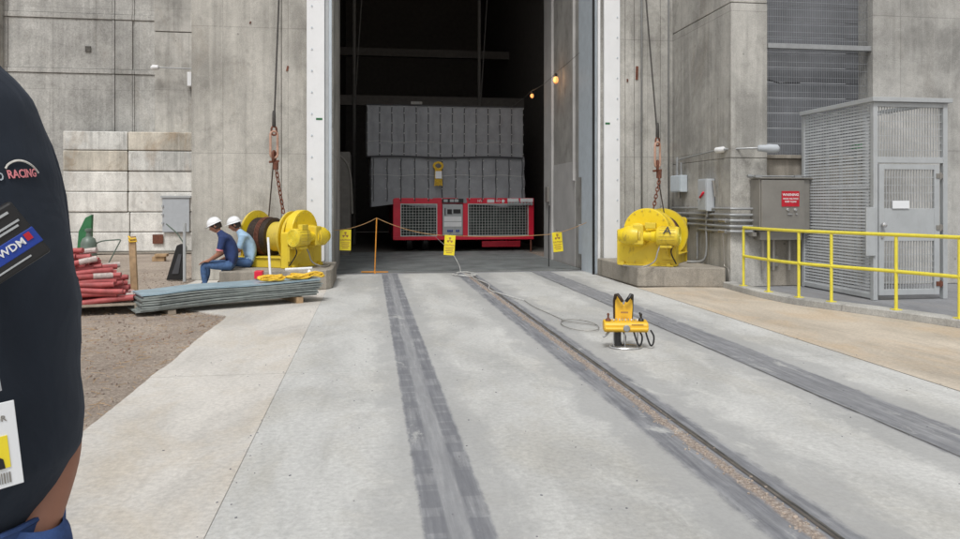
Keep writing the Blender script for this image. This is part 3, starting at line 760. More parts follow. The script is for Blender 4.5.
    cb = MB().tube(smooth_path([(xm+.05, my*.30, zm-.15), (xm+.10, my*.27, .28), (xm+.16, my*.22, .10), (xm+.30, my*.05, .018), (xm+.18, -my*.3, .018)]), .014, 8)
    cb.build('power_cable', M['cab'], t)
    cb = MB().tube(smooth_path([(xm-.02, my*.50, zm-.17), (1.42, my*.46, .25), (1.30, my*.52, .05)]), .012, 8).build('power_cable', M['black'], t)
    if letter:
        # on the outer half of the motor's barrel
        a = R(-28)
        nrm = Vector((math.cos(a+R(60)), 0, math.sin(a+R(60))))
        p = Vector((xm, my*.44, zm))+nrm*.186
        right = Vector((0, my, 0)); up = nrm.cross(right); 
        if up.z < 0: up = -up
        T = Matrix(((right.x, nrm.x, up.x, p.x), (right.y, nrm.y, up.y, p.y), (right.z, nrm.z, up.z, p.z), (0, 0, 0, 1)))
        text_mb(letter, .21, T, .003).build('letter_mark', M['black'], mo)
    return t
make_winch((-2.12, 14.38, .337), R(-30), -1, None, 'yellow drum winch with dark wound rope on the left plinth, behind the two seated men').scale = (.88, 1, 1)
make_winch((5.72, 14.12, .347), R(235), 1, 'A', 'yellow drum winch marked with a black letter A on the right plinth').scale = (1.04, 1.05, 1.02)

# ---- hoist ropes, rigging and chains
def link_pts(c, d, side, L, w):
    c = Vector(c); d = Vector(d).normalized(); s_ = Vector(side).normalized(); pts = []
    for k in range(6): a = math.pi*k/5; pts.append(c+d*(L/2)+s_*w*math.cos(a)+d*w*math.sin(a))
    for k in range(6): a = math.pi+math.pi*k/5; pts.append(c-d*(L/2)+s_*w*math.cos(a)+d*w*math.sin(a))
    return pts
def chain(a, b, L, w, r, name, mat, label):
    a = Vector(a); b = Vector(b); d = (b-a).normalized(); n = int((b-a).length/(L+w*1.1)); mb = MB()
    s1 = d.cross(Vector((0, 1, 0))).normalized(); s2 = d.cross(s1)
    for i in range(n):
        c = a.lerp(b, (i+.5)/n); mb.tube(link_pts(c, d, (s1*.85+s2*.5) if i % 2 else (s2*.85-s1*.5), L, w), r, 6, closed=True)
    tag(mb.build(name, mat, smooth=True), label, 'chain')
def rigging(top, mid, drum_end, ch_end, side):
    top = Vector(top); mid = Vector(mid)
    tag(MB().tube([top, mid+Vector((0, 0, .02))], .016, 8).build('wire_rope', M['steelrope']), 'dark steel wire rope hanging down the %s pier to rusty rigging' % side, 'wire rope')
    d = (mid-top).normalized()
    t = thing('rigging_link', tuple(mid), 'rusty shackle and long steel link joining rope and chain above the %s winch' % side, 'rigging link')
    MB().lathe([(0, .02), (.02, .035), (.26, .03), (.30, .02)], (0, 0, .02), (0, 0, 1), 12).build('rope_socket', M['steelrope'], t, smooth=True)
    MB().tube(link_pts((0, 0, -.05), (0, 0, 1), (1, .3, 0), .07, .045), .018, 8, closed=True).build('upper_shackle', M['rust'], t, smooth=True)
    MB().tube(link_pts((.0, 0, -.30), (0, 0, 1), (1, .4, 0), .36, .065), .022, 8, closed=True).build('long_link', M['rustlight'], t, smooth=True)
    MB().tube(link_pts((0, 0, -.52), (0, 0, 1), (.3, 1, 0), .10, .05), .024, 8, closed=True).build('lower_shackle', M['rust'], t, smooth=True)
    mb = MB(); mb.bar((-.09, 0, -.62), (.09, .02, -.60), .04); mb.lathe([(0, .05), (.14, .05)], (.03, 0, -.76), (0, 0, 1), 10)
    mb.build('clevis', M['rust'], t, bevel=.006)
    base = mid+Vector((0, 0, -.62))
    tag(MB().tube([base+Vector((-.01, 0, 0)), Vector(drum_end)], .012, 8).build('wire_rope', M['rope']), 'thin dark rope running down from the rusty link to the %s winch drum' % side, 'wire rope')
    chain(base+Vector((.04, -.02, -.12)), ch_end, .05, .026, .011, 'hanging_chain', M['rust'], 'rusty link chain hanging from the shackle to the %s winch' % side)
rigging((-1.56, 14.1, 7.6), (-1.735, 14.1, 2.85), (-1.82, 14.05, 1.24), (-1.55, 13.95, 1.30), 'left')
rigging((5.18, 14.1, 7.6), (5.52, 13.9, 2.72), (5.60, 13.75, 1.25), (5.28, 13.5, 1.37), 'right')

# ================================================================== CART AND COVERED LOAD
CY = 22.5
pc = Vector((2.8, CY, 0))
t = thing('transporter_cart', pc, 'red equipment cart with wire guards and a white control panel inside the bay', 'cart')
mb = MB()
x0, x1, z0, z1 = .68, 4.97, .36, 1.62
mb.box(x0, x1, CY, CY+.12, z0, z0+.11); mb.box(x0, x1, CY, CY+.12, z1-.17, z1)
for a, b in ((x0, x0+.22), (2.0, 2.15), (2.78, 2.93), (x1-.17, x1)): mb.box(a, b, CY+.003, CY+.118, z0+.11, z1-.17)
mb.box(x0, x0+.12, CY+.121, CY+5, z0, z1); mb.box(x1-.12, x1, CY+.121, CY+5, z0, z1)
off(mb, pc).build('frame', M['red'], t, bevel=.01)
off(MB().box(x0+.13, x1-.13, CY+.5, CY+4.9, z0+.02, z1-.03), pc).build('machinery', M['equip'], t)
mb = MB(); random.seed(4)
for i in range(14):
    x = x0+.25+i*.28
    if 1.95 < x < 2.85: continue
    mb = MB(); r = random.uniform(.04, .1); mb.cyl((x, CY+.40, z0+.1), (x, CY+.40, z1-.25-random.random()*.3), r, 12)
    mb.box(x-.1, x+.12, CY+.30, CY+.45, z0+.15+random.random()*.5, z0+.3+random.random()*.6)
    off(mb, pc).build('pump_set', M['green'] if False else M['equip'], t)
for a, b in ((x0+.22, 2.0), (2.93, x1-.17)):
    mb = MB(); n = int((b-a)/.085)
    for i in range(1, n): mb.bar((a+(b-a)*i/n, CY+.03, z0+.11), (a+(b-a)*i/n, CY+.03, z1-.17), .010)
    for i in range(1, 11): mb.bar((a, CY+.02, z0+.13+(z1-z0-.33)*i/11), (b, CY+.02, z0+.13+(z1-z0-.33)*i/11), .010)
    off(mb, pc).build('wire_guard', M['meshw'], t)
    mb = MB(); c, d_ = z0+.11, z1-.17
    for q in ((a, b, c, c+.03), (a, b, d_-.03, d_), (a, a+.03, c+.03, d_-.03), (b-.03, b, c+.03, d_-.03)): mb.box(q[0], q[1], CY-.006, CY+.01, q[2], q[3])
    off(mb, pc).build('guard_trim', M['meshw'], t)
cp = off(MB().box(2.16, 2.77, CY-.03, CY+.1, z0+.14, z1-.19), pc).build('control_panel', M['greyp'], t, bevel=.01)
off(MB().box(2.20, 2.73, CY-.04, CY-.031, .92, 1.06), pc).build('white_plate', M['white'], cp)
off(MB().box(2.20, 2.73, CY-.04, CY-.031, .76, .90), pc).build('white_plate', M['white'], cp)
mb = MB(); mb.box(2.30, 2.44, CY-.05, CY-.031, 1.14, 1.28); mb.box(2.48, 2.70, CY-.05, CY-.031, 1.16, 1.28); mb.box(2.22, 2.25, CY-.045, CY-.031, 1.10, 1.32)
off(mb, pc).build('gauge_window', M['black'], cp)
mb = MB()
for x in (2.30, 2.36, 2.42, 2.56, 2.62): mb.box(x, x+.045, CY-.05, CY-.031, .60, .66)
off(mb, pc).build('switch', M['blueband'], cp)
mb = MB()
for x in (2.19, 2.38, 2.52): mb.box(x, x+.12, CY-.04, CY-.003, 1.50, 1.58)
off(mb, pc).build('indicator', M['greyp'], t)
off(MB().box(2.14, 2.79, CY-.03, CY-.001, 1.47, 1.60), pc).build('indicator_plate', M['black'], t)
# lettering plates and socket row on the top bar
off(text_mb('HV', .12, TR((3.30, CY-.004, 1.53)), .002), pc).build('white_letters', M['white'], t)
off(MB().box(3.52, 3.74, CY-.008, CY-.001, 1.48, 1.58), pc).build('white_label', M['white'], t, bevel=.002)
off(text_mb('RO', .10, TR((3.86, CY-.004, 1.53)), .002), pc).build('white_letters', M['white'], t)
off(MB().lathe([(0, .05), (.006, .05)], (4.01, CY-.001, 1.53), (0, -1, 0), 16), pc).build('round_label', M['white'], t)
for a, b in ((4.14, 4.48), (4.54, 4.93)):
    s_ = off(MB().box(a, b, CY-.06, CY-.001, 1.50, 1.61), pc).build('socket_strip', M['white'], t, bevel=.004)
    k = 4
    for i in range(k):
        x = a+(b-a)*(i+.5)/k
        off(MB().lathe([(0, .045), (.05, .045), (.055, .03)], (x, CY-.03, 1.45), (0, -1, -.35), 14), pc).build('socket', M['greyp'], s_, smooth=True)
# running gear, in the dark underneath
for y in (CY+.9, CY+2.2, CY+3.5):
    for x in (1.1, 1.6, 4.0, 4.5):
        off(MB().lathe([(0, .10), (0, .22), (.03, .25), (.17, .25), (.20, .22), (.20, .10)], (x, y, .255), (1, 0, 0), 22), pc).build('wheel', M['black'], t, smooth=True)
off(MB().box(3.4, 4.6, CY+.25, CY+.35, .12, .30), pc).build('axle_beam', M['red'], t, bevel=.01)
off(MB().box(4.86, 4.90, CY+.02, CY+.06, .0, .36), pc).build('support_leg', M['rust'], t)
# covered load
pq = Vector((2.3, CY+.3, 1.4))
t = thing('covered_load', pq, 'tall load wrapped in a grey quilted cover standing on the red cart', 'covered load')
def quilt(x0, x1, yb, depth, zt, zb_fn, nseg, name, amp=.05, slant=.0, off_s=0):
    mb = MB()
    per = [(x0, yb+depth), (x0, yb), (x1, yb), (x1, yb+depth)]
    lens = [depth, x1-x0, depth]; tot = sum(lens); NX, NZ = 190, 34
    def fn(u, v):
        s = u*tot
        if s < lens[0]: x, y, nx, ny = x0, yb+depth-s, -1, 0
        elif s < lens[0]+lens[1]: x, y, nx, ny = x0+s-lens[0], yb, 0, -1
        else: x, y, nx, ny = x1, yb+s-lens[0]-lens[1], 1, 0
        zb = zb_fn(x); z = zb+(zt-zb)*v
        ph = (s+off_s)/ (lens[1]/nseg)
        puff = abs(math.sin(math.pi*ph))**.5*amp*(.6+.4*math.sin(math.pi*v))
        wr = .028*pnoise(Vector((s*1.7, z*2.6, 2)))+.012*pnoise(Vector((s*6, z*5, 5)))
        o = puff+wr
        return (x+nx*o+slant*(1-v)*(-1 if nx < 0 else 0), y+ny*o, z+.012*pnoise(Vector((s*3, 0, 9)))*v)
    mb.grid(NX, NZ, fn)
    return off(mb, pq).build(name, M['tarp'], t, smooth=True)
quilt(-.08, 4.62, CY-.02, 4.6, 4.40, lambda x: 2.84+.02*math.sin(x*2.1), 13, 'upper_cover')
def lowedge(x):
    b = 1.40+.05*math.sin(x*2.7)+.04*pnoise(Vector((x*2, 0, 1)))
    if x < .75: b = 1.36+.13*max(0, (x-.1))
    return b
quilt(.02, 4.68, CY+.03, 4.5, 2.90, lowedge, 11, 'lower_cover', .03, off_s=.2)
off(MB().box(-.08, 4.62, CY, CY+4.6, 4.36, 4.41), pq).build('top_cover', M['tarp'], t, bevel=.02)
mb = MB(); mb.tube([(x/10-.08, CY-.06, 2.85+.02*math.sin(x*.21)) for x in range(0, 48)], .022, 6)
off(mb, pq).build('binding', M['tarpseam'], t)
mb = MB()
for k in range(0, 12):
    x = .10+4.5*k/11
    mb.tube([(x+.008*math.sin(j*2+k), CY-.018, 2.80-j*.16) for j in range(9)], .012, 5)
mb.tube([(x/10-.08, CY-.075, 4.385) for x in range(0, 48)], .016, 6)
for k in range(1, 13):
    x = -.08+4.7*k/13
    mb.tube([(x+.006*math.sin(j*2+k), CY-.068, 4.36-j*.188) for j in range(9)], .013, 5)
off(mb, pq).build('edge_cord', M['tarpseam'], t)
mb = MB()
for k in range(0, 14):
    x = -.08+4.7*k/13
    for z in (2.95, 3.25, 3.55, 3.85, 4.15, 4.34): mb.lathe([(0, .017), (.012, .017)], (x, CY-.085, z), (0, -1, 0), 6)
for k in range(0, 12):
    x = .05+4.6*k/11
    for z in (1.6, 1.9, 2.2, 2.5, 2.75): mb.lathe([(0, .017), (.012, .017)], (x, CY-.035, z), (0, -1, 0), 6)
off(mb, pq).build('snap_stud', M['thread'], t)
mb = MB()
for z in (2.30, 3.30):
    mb.tube([(-.05+4.68*i/60, CY-.068+.012*math.sin(i*1.3), z+.02*math.sin(i*.4)) for i in range(61)], .006, 4)
off(mb, pq).build('stitch_line', M['thread'], t)
# yellow rope coil hung on the cover
pr = Vector((2.02, CY-.12, 2.5)); t = thing('rope_coil', pr, 'yellow rope coil with a white tag hung on the grey quilted cover', 'rope coil')
mb = MB(); random.seed(8)
for i in range(9):
    r = .15-.012*i*.5; w = .06
    mb.tube([(r*math.cos(a*math.pi/12)+random.uniform(-.006, .006), -.01-.012*(i % 3), .08+.8*r*math.sin(a*math.pi/12)+random.uniform(-.006, .006)) for a in range(24)], .014, 6, closed=True)
for i in range(7):
    x = -.09+.03*i; mb.tube([(x, -.02, .0), (x*1.05, -.05, -.25), (x*1.2, -.03, -.52+.02*(i % 3)), (x+.02, -.02, -.50)], .015, 6)
mb.build('rope', M['yellowrope'], t)
MB().box(-.09, .10, -.075, -.055, -.30, -.08).build('paper_tag', M['badge'], t)

# ================================================================== BARRIER ROPE, POSTS, TAGS
py = 16.0
pp = Vector((.10, 16.1, 0)); t = thing('rope_post', pp, 'thin orange folding rope post standing at the left of the bay threshold', 'post')
mb = MB().cyl((.0, 0, 0.01), (.04, 0, 1.16), .013, 8); mb.build('post', M['orangerope'], t)
mb = MB(); mb.bar((-.28, .05, .015), (.28, -.05, .015), .035, .02); mb.bar((.0, -.25, .015), (.0, .25, .015), .035, .02); mb.build('foot', M['orangerope'], t)
a0 = (-.74, 15.6, .92); a1 = (.14, 16.1, 1.16); a2 = (1.75, 16.0, .78); a3 = (3.98, 16.0, .80); a4 = (4.60, 15.6, 1.06)
pts = catenary(a0, a1, .06, 8)+catenary(a1, a2, .10, 12)[1:]+catenary(a2, a3, .04, 12)[1:]+catenary(a3, a4, .02, 6)[1:]
tag(MB().tube(pts, .0065, 6).build('barrier_rope', M['dullrope']), 'thin orange barrier rope strung across the open bay door', 'rope')
def hang_tag(p, rz, tilt, lab):
    t = thing('warning_tag', p, lab, 'warning tag', None, rz); t.rotation_euler = (0, tilt, rz)
    MB().box(-.115, .115, -.006, 0, -.43, 0).build('plate', M['signyel'], t, bevel=.002)
    tf = MB()
    for k in range(3):
        a = R(90+120*k); q = []
        tf.prism([(.018*math.cos(a-.5), -.11+.018*math.sin(a-.5)), (.062*math.cos(a-.5), -.11+.062*math.sin(a-.5)), (.066*math.cos(a), -.11+.066*math.sin(a)), (.062*math.cos(a+.5), -.11+.062*math.sin(a+.5)), (.018*math.cos(a+.5), -.11+.018*math.sin(a+.5))], .002, TR((0, -.0085, 0)))
    tf.lathe([(0, .012), (.002, .012)], (0, -.0065, -.11), (0, -1, 0), 12)
    tf.build('emblem', M['magenta'], t)
    text_mb('CAUTION', .048, TR((0, -.0075, -.215)), .001).build('letters', M['magenta'], t)
    mb = MB()
    for i, w in enumerate((.09, .075, .085, .06)): mb.box(-w, w, -.009, -.0065, -.275-.035*i, -.263-.035*i)
    mb.build('small_print', M['magenta'], t)
    mb = MB(); mb.tube([(-.02, -.003, .0), (0, 0, .06), (.02, -.003, .0)], .003, 5); mb.build('tie', M['black'], t)
hang_tag((-.50, 15.72, .93), 0, R(1), 'yellow warning tag hanging on the rope next to the left door guide rail')
hang_tag((1.70, 15.98, .79), R(-6), R(4), 'yellow warning tag hanging on the rope in front of the red cart panel')
hang_tag((4.04, 15.98, .84), R(8), R(-5), 'yellow warning tag hanging on the rope next to the right bay wall')
t = MB().tube([(4.12, 17.0, 1.42), (4.08, 16.9, .75), (4.06, 16.8, .02)], [.018, .014, .012], 8).build('black_rod', M['black'], smooth=True)
tag(t, 'thin black rod standing upright behind the right warning tag', 'rod')

# ================================================================== CABLES ON THE GROUND
random.seed(21)
pts = [(1.95, 22.4, .45), (1.93, 18, .30), (1.92, 16.2, .12), (1.90, 15.6, .02)]
c = Vector((1.92, 15.2, .02))
for k in range(30):
    a = k*.62; pts.append((c.x+(.20+.07*math.sin(k*1.7))*math.cos(a), c.y+(.40+.1*math.sin(k))*math.sin(a), .02+.002*k*.5))
pts += [(2.0, 14.4, .02), (2.12, 13.4, .02), (2.0, 12.5, .02), (2.15, 11.7, .02), (2.3, 11.1, .02)]
tag(MB().tube(smooth_path(pts, 5), .0075, 6).build('white_cable', M['whitec']), 'white cable coiled at the threshold and trailing along the middle rail', 'cable')
pts = [(2.3, 11.1, .018), (2.30, 10.4, .015), (2.36, 9.8, .012), (2.40, 9.35, .012)]
for k in range(18):
    a = R(120)+k*.38; pts.append((2.50+.20*math.cos(a), 8.80+.42*math.sin(a)-.004*k, .012+.0008*k))
pts += [(2.72, 8.75, .012)]
tag(MB().tube(smooth_path(pts, 5), .0045, 6).build('control_cable', M['cab']), 'thin black cable looped on the concrete beside the yellow console', 'cable')

# ================================================================== YELLOW REMOTE CONSOLE
t = thing('remote_console', (2.60, 7.42, 0), 'yellow portable control console with raised V harness on the pavement', 'control console', None, -PSI-R(3))
YO = M['yel_or']
mb = MB(); prof = []
sec = [(-.09, -.035), (-.09, .02), (-.07, .045), (.05, .06), (.085, .045), (.09, -.03), (.06, -.055), (-.06, -.055)]
hs_ = [.86, 1, 1, 1, 1, .86]; xs = [-.225, -.215, -.2, .2, .215, .225]
vs = []; n = len(sec)
for x, k in zip(xs, hs_): vs += [(x, a*k, .225+b*k) for a, b in sec]
fs = [(i*n+k, i*n+(k+1) % n, (i+1)*n+(k+1) % n, (i+1)*n+k) for i in range(5) for k in range(n)]+[tuple(range(n)), tuple(5*n+k for k in range(n))]
mb.add(vs, fs); cb = mb.build('console_body', YO, t, bevel=.008, smooth=True)
mb = MB(); mb.cyl((-.215, -.085, .205), (-.035, -.085, .205), .020, 12); mb.cyl((.035, -.085, .205), (.215, -.085, .205), .020, 12)
mb.build('front_grip', YO, t, smooth=True)
MB().lathe([(0, .034), (.02, .034), (.028, .026)], (0, -.088, .215), (0, -1, 0), 20).build('round_emblem', M['galv'], t, smooth=True)
MB().box(.05, .17, -.093, -.090, .247, .256).build('print_line', M['magenta'], t)
for x, mm in ((-.175, M['rust']), (.16, M['black'])):
    j = MB().lathe([(0, .03), (.015, .026), (.03, .012)], (x, .0, .278), (0, 0, 1), 14).build('joystick', mm, t, smooth=True)
    MB().lathe([(0, .008), (.03, .009), (.04, .014), (.055, .010)], (x, 0, .30), (.0, 0, 1), 12).build('stick_knob', mm, j, smooth=True)
MB().tube([(.17, .02, .29), (.15, .03, .36)], .010, 8).build('antenna', M['black'], t)
random.seed(6); 
for i in range(9):
    x = -.12+i*.03; MB().lathe([(0, .007), (.02, .007)], (x, -.02+.015*(i % 2), .282), (0, 0, 1), 8).build('toggle', M['chrome'] if i % 2 else M['block'], t)
# V shaped raised harness pads
vs = [(-.095, .27), (.075, .27), (.085, .42), (.080, .50), (.055, .535), (.025, .50), (-.002, .435), (-.012, .435), (-.035, .50), (-.065, .535), (-.092, .50), (-.095, .42)]
MB().prism(vs, .035, TR((0, .02, 0), 0, R(-6))).build('harness_pad', YO, t, bevel=.01)
MB().box(-.045, .03, .015, .018, .355, .372, TR((0, -.03, 0), 0, R(-4))).build('harness_print', M['magenta'], t)
for s_ in (-1, 1):
    mb = MB(); xx = -.008+s_*.055
    mb.tube([(xx-s_*.035, .02, .475), (xx-s_*.01, -.0, .515), (xx+s_*.012, .01, .545), (xx+s_*.03, .05, .535), (xx+s_*.035, .10, .47), (xx+s_*.03, .11, .28)], .017, 8); mb.build('shoulder_strap', M['black'] if s_ > 0 else M['rope'], t, smooth=True)
mb = MB()
for s_, q in ((-1, .06), (1, .0), (1, .12)):
    x = s_*(.08+q) if s_ > 0 else -.09
    mb.tube(smooth_path([(x, -.03, .18), (x+.02, -.06, .10), (x+.05, -.05, .035), (x+.08, -.02, .05), (x+.09, .0, .12), (x+.06, .02, .18)]), .009, 8)
mb.build('strap', M['black'], t, smooth=True)
MB().box(-.11, -.05, -.06, .02, .03, .18).build('battery_pack', M['black'], t, bevel=.008)
mb = MB(); pts = [(.14*math.cos(a*math.pi/12)*1.15, .11*math.sin(a*math.pi/12)-.01, .012) for a in range(24)]
mb.tube(pts, .009, 6, closed=True)
for x in (-.12, -.01, .12): mb.cyl((x, -.03, .01), (x, -.03, .18), .008, 8)
mb.build('steel_stand', M['chrome'], t, smooth=True)
MB().tube(smooth_path([(-.16, -.02, .18), (-.20, -.05, .14), (-.235, -.06, .12)]), .012, 8).build('cable_plug', M['galv'], t, smooth=True)

# ================================================================== RIGHT WALL EQUIPMENT
SX = 6.30
# conduits along the side wall and round the corner
t = thing('conduit_run', (SX, 13.6, 1.0), 'bank of parallel grey conduits along the side wall between right winch and cabinet', 'conduit')
def loc(mb, p): return off(mb, p)
pcnd = Vector((SX, 13.6, 1.0))
for i, (z, ya) in enumerate(((1.38, 14.9), (1.27, 14.6), (1.17, 14.5), (1.07, 14.4), (.98, 13.6))):
    mb = MB(); x = SX-.06-(i % 2)*.01
    mb.tube([(x, ya, z), (x, 12.5, z), (x+.03, 12.40, z), (x+.12, 12.37, z), (6.70, 12.37, z)], .026 if i else .022, 10)
    if i == 4: mb.tube(smooth_path([(x, 13.6, z), (x, 13.68, z-.03), (x, 13.70, z-.14), (x, 13.70, .40)]), .026, 10)
    loc(mb, pcnd).build('conduit', M['galv'], t, smooth=True)
mb = MB()
for z in (1.17, .98):
    mb.tube([(SX-.06, 12.75, z), (SX-.06, 12.50, z)], .038, 12)
loc(mb, pcnd).build('coupling', M['chrome'], t, smooth=True)
mb = MB()
for y in (13.1, 14.2): mb.box(SX-.035, SX-.001, y, y+.04, .93, 1.44)
loc(mb, pcnd).build('strut_bracket', M['cab'], t)
# flexible conduit from winch
tag(MB().tube(smooth_path([(5.95, 13.5, .37), (6.08, 13.4, .375), (6.19, 13.3, .42), (6.23, 13.28, .62), (6.23, 13.28, .98), (6.23, 13.28, 1.22)]), .022, 10).build('curved_conduit', M['galv'], smooth=True), 'pale curved conduit rising from the right plinth to the wall conduits', 'conduit')
tag(MB().tube(smooth_path([(6.22, 12.60, 1.0), (6.235, 12.58, .5), (6.235, 12.56, .36), (6.235, 12.40, .30), (6.235, 12.36, .03)]), .012, 8).build('drain_pipe', M['cab'], smooth=True), 'thin dark pipe running down beside the corner of the right plinth', 'pipe')
# vertical pipes on pier
for x, lab in ((5.60, 'thin grey pipe running up the right pier behind the hanging rope'), (6.19, 'grey conduit running up the pier in the corner of the side wall')):
    tag(MB().cyl((x, F-.03, .35), (x, F-.03, 13), .018, 8).build('vertical_conduit', M['galv'], smooth=True), lab, 'conduit')
def box_thing(y0, y1, z0, z1, d, mat, lab, name, cat, extra=None):
    p = Vector((SX-d, (y0+y1)/2, z0)); t = thing(name, p, lab, cat)
    loc(MB().box(SX-d, SX-.01, y0, y1, z0, z1), p).build('housing', mat, t, bevel=.012)
    loc(MB().box(SX-d-.012, SX-d-.001, y0+.02, y1-.02, z0+.02, z1-.02), p).build('cover', mat, t, bevel=.004)
    if extra:
        for nm, mb, mm in extra: loc(mb, p).build(nm, mm, t, smooth=True)
    return t
box_thing(14.25, 14.75, 1.70, 2.04, .16, M['palesteel'], 'pale blue grey electrical box on the side wall just right of the winch chain', 'junction_box', 'electrical box',
          [('conduit_stub', MB().cyl((SX-.08, 14.6, 2.04), (SX-.08, 14.6, 2.42), .022, 10), M['galv']), ('conduit_stub', MB().cyl((SX-.08, 14.4, 2.04), (SX-.08, 14.4, 2.3), .02, 10), M['galv']),
           ('gland', MB().cyl((SX-.08, 14.5, 1.58), (SX-.08, 14.5, 1.70), .035, 10), M['cab'])])
d = box_thing(13.05, 13.42, 1.33, 1.93, .17, M['blind'], 'narrow pale disconnect switch box with a red handle on the side wall', 'disconnect_switch', 'switch box',
          [('red_handle', MB().bar((SX-.20, 13.28, 1.58), (SX-.20, 13.12, 1.68), .03), M['red']), ('cable_gland', MB().cyl((SX-.09, 13.2, 1.22), (SX-.09, 13.2, 1.33), .03, 10), M['galv']),
           ('top_conduit', MB().tube([(SX-.07, 13.02, 1.88), (SX-.07, 12.98, 1.88), (SX-.05, 12.95, 1.6)], .02, 8), M['cab'])])
# light on an arm
pl = Vector((6.3, 12.6, 2.4)); t = thing('arm_light', pl, 'wall light with grey cylindrical lamps on a conduit arm above the cabinet', 'light')
loc(MB().tube([(SX-.05, 14.6, 2.36), (SX-.06, 14.3, 2.38), (SX-.08, 12.85, 2.44)], .016, 8), pl).build('arm', M['galv'], t, smooth=True)
loc(MB().lathe([(0, .03), (.02, .05), (.20, .055), (.24, .03)], (SX-.09, 12.85, 2.44), (.25, -1, 0), 16), pl).build('junction_head', M['white'], t, smooth=True)
loc(MB().tube([(SX-.05, 12.62, 2.44), (6.55, 12.30, 2.44), (6.72, 12.26, 2.44)], .016, 8), pl).build('arm_extension', M['galv'], t, smooth=True)
loc(MB().lathe([(0, .03), (.02, .055), (.16, .065), (.20, .08), (.36, .075), (.40, .04)], (6.70, 12.26, 2.44), (1, .0, -.02), 20), pl).build('lamp_head', M['blind'], t, smooth=True)
# steel cabinet
pk = Vector((7.1, 12.15, .9)); t = thing('steel_cabinet', pk, 'large brown grey steel electrical cabinet with red warning sign behind yellow railing', 'cabinet')
loc(MB().box(6.66, 7.60, 12.12, 12.44, 1.0, 1.90), pk).build('housing', M['cab'], t, bevel=.012)
dr = loc(MB().box(6.68, 7.48, 12.085, 12.118, 1.02, 1.88), pk).build('door', M['cab'], t, bevel=.01)
loc(MB().box(6.64, 7.62, 12.07, 12.44, 1.903, 1.925), pk).build('drip_cap', M['cab'], t, bevel=.004)
mb = MB()
for x in (7.16, 7.30): mb.lathe([(0, .028), (.02, .028), (.03, .02)], (x, 12.085, 1.365), (0, -1, 0), 16); mb.lathe([(0, .018), (.02, .014)], (x+.02, 12.085, 1.29), (0, -1, 0), 12)
mb.bar((7.15, 12.07, 1.29), (7.24, 12.07, 1.29), .015)
loc(mb, pk).build('latch_knob', M['chrome'], dr, smooth=True)
mb = MB(); mb.cyl((6.55, 12.2, 1.95), (7.55, 12.2, 1.95), .014, 8); mb.cyl((6.48, 12.2, 1.95), (6.55, 12.2, 1.95), .03, 10); mb.box(6.6, 6.72, 12.15, 12.3, 1.925, 1.97); mb.box(7.34, 7.46, 12.15, 12.3, 1.925, 1.97)
loc(mb, pk).build('top_bracket', M['galv'], t)
mb = MB(); mb.box(6.72, 7.50, 12.2, 12.44, .84, .99); mb.box(6.60, 6.68, 12.25, 12.44, .90, .97)
for x in (6.85, 7.05, 7.35): mb.cyl((x, 12.35, .3), (x, 12.35, .84), .025, 8)
loc(mb, pk).build('cable_trough', M['cab'], t)
ps_ = Vector((7.21, 12.075, 1.42)); t = thing('warning_sign', ps_, 'small red sign with white lettering on the steel cabinet door', 'sign')
MB().box(-.165, .165, 0, .006, .0, .27).build('plate', M['signred'], t, bevel=.002)
text_mb('WARNING', .062, TR((0, -.003, .205)), .001).build('letters', M['white'], t)
text_mb('HIGH VOLTAGE', .040, TR((0, -.003, .135)), .001).build('letters', M['white'], t)
text_mb('KEEP CLEAR', .040, TR((0, -.003, .085)), .001).build('letters', M['white'], t)
tag(MB().box(7.02, 7.20, 12.44, 12.495, .35, .55).build('wall_outlet', M['cab'], bevel=.01), 'small dark box low on the wall under the steel cabinet', 'wall box')

# ================================================================== WIRE CAGE
pg = Vector((8.2, 11.3, 0)); t = thing('wire_cage', pg, 'grey steel cage with wire mesh door and slatted left side at the far right', 'cage')
cx0, cx1, cy0, cy1, ch = 7.60, 8.86, 10.45, 12.38, 3.03
mb = MB(); w = .075
for x, y in ((cx0, cy0), (cx1-w, cy0), (cx0, cy1-w)): mb.box(x, x+w, y, y+w, 0, ch)
mb.box(cx1-w, cx1, cy1-w, cy1, 0, ch)
mb.box(cx0+w, cx1-w, cy0+.004, cy0+w-.004, 2.10, 2.19); mb.box(cx0+w, cx1-w, cy0+.004, cy0+w-.004, ch-.07, ch)
mb.box(cx0+.004, cx0+w-.004, cy0+w, cy1-w, 0.02, .09)
loc(mb, pg).build('frame', M['greyp'], t, bevel=.004)
mb = MB(); mb.box(cx0-.04, cx1+.05, cy0-.05, cy0+.06, ch+.002, ch+.07); mb.box(cx0-.04, cx0+.06, cy0+.06, cy1, ch+.002, ch+.07); mb.box(cx1-.05, cx1+.05, cy0+.06, cy1, ch+.002, ch+.07)
loc(mb, pg).build('top_rail', M['greyp'], t, bevel=.006)
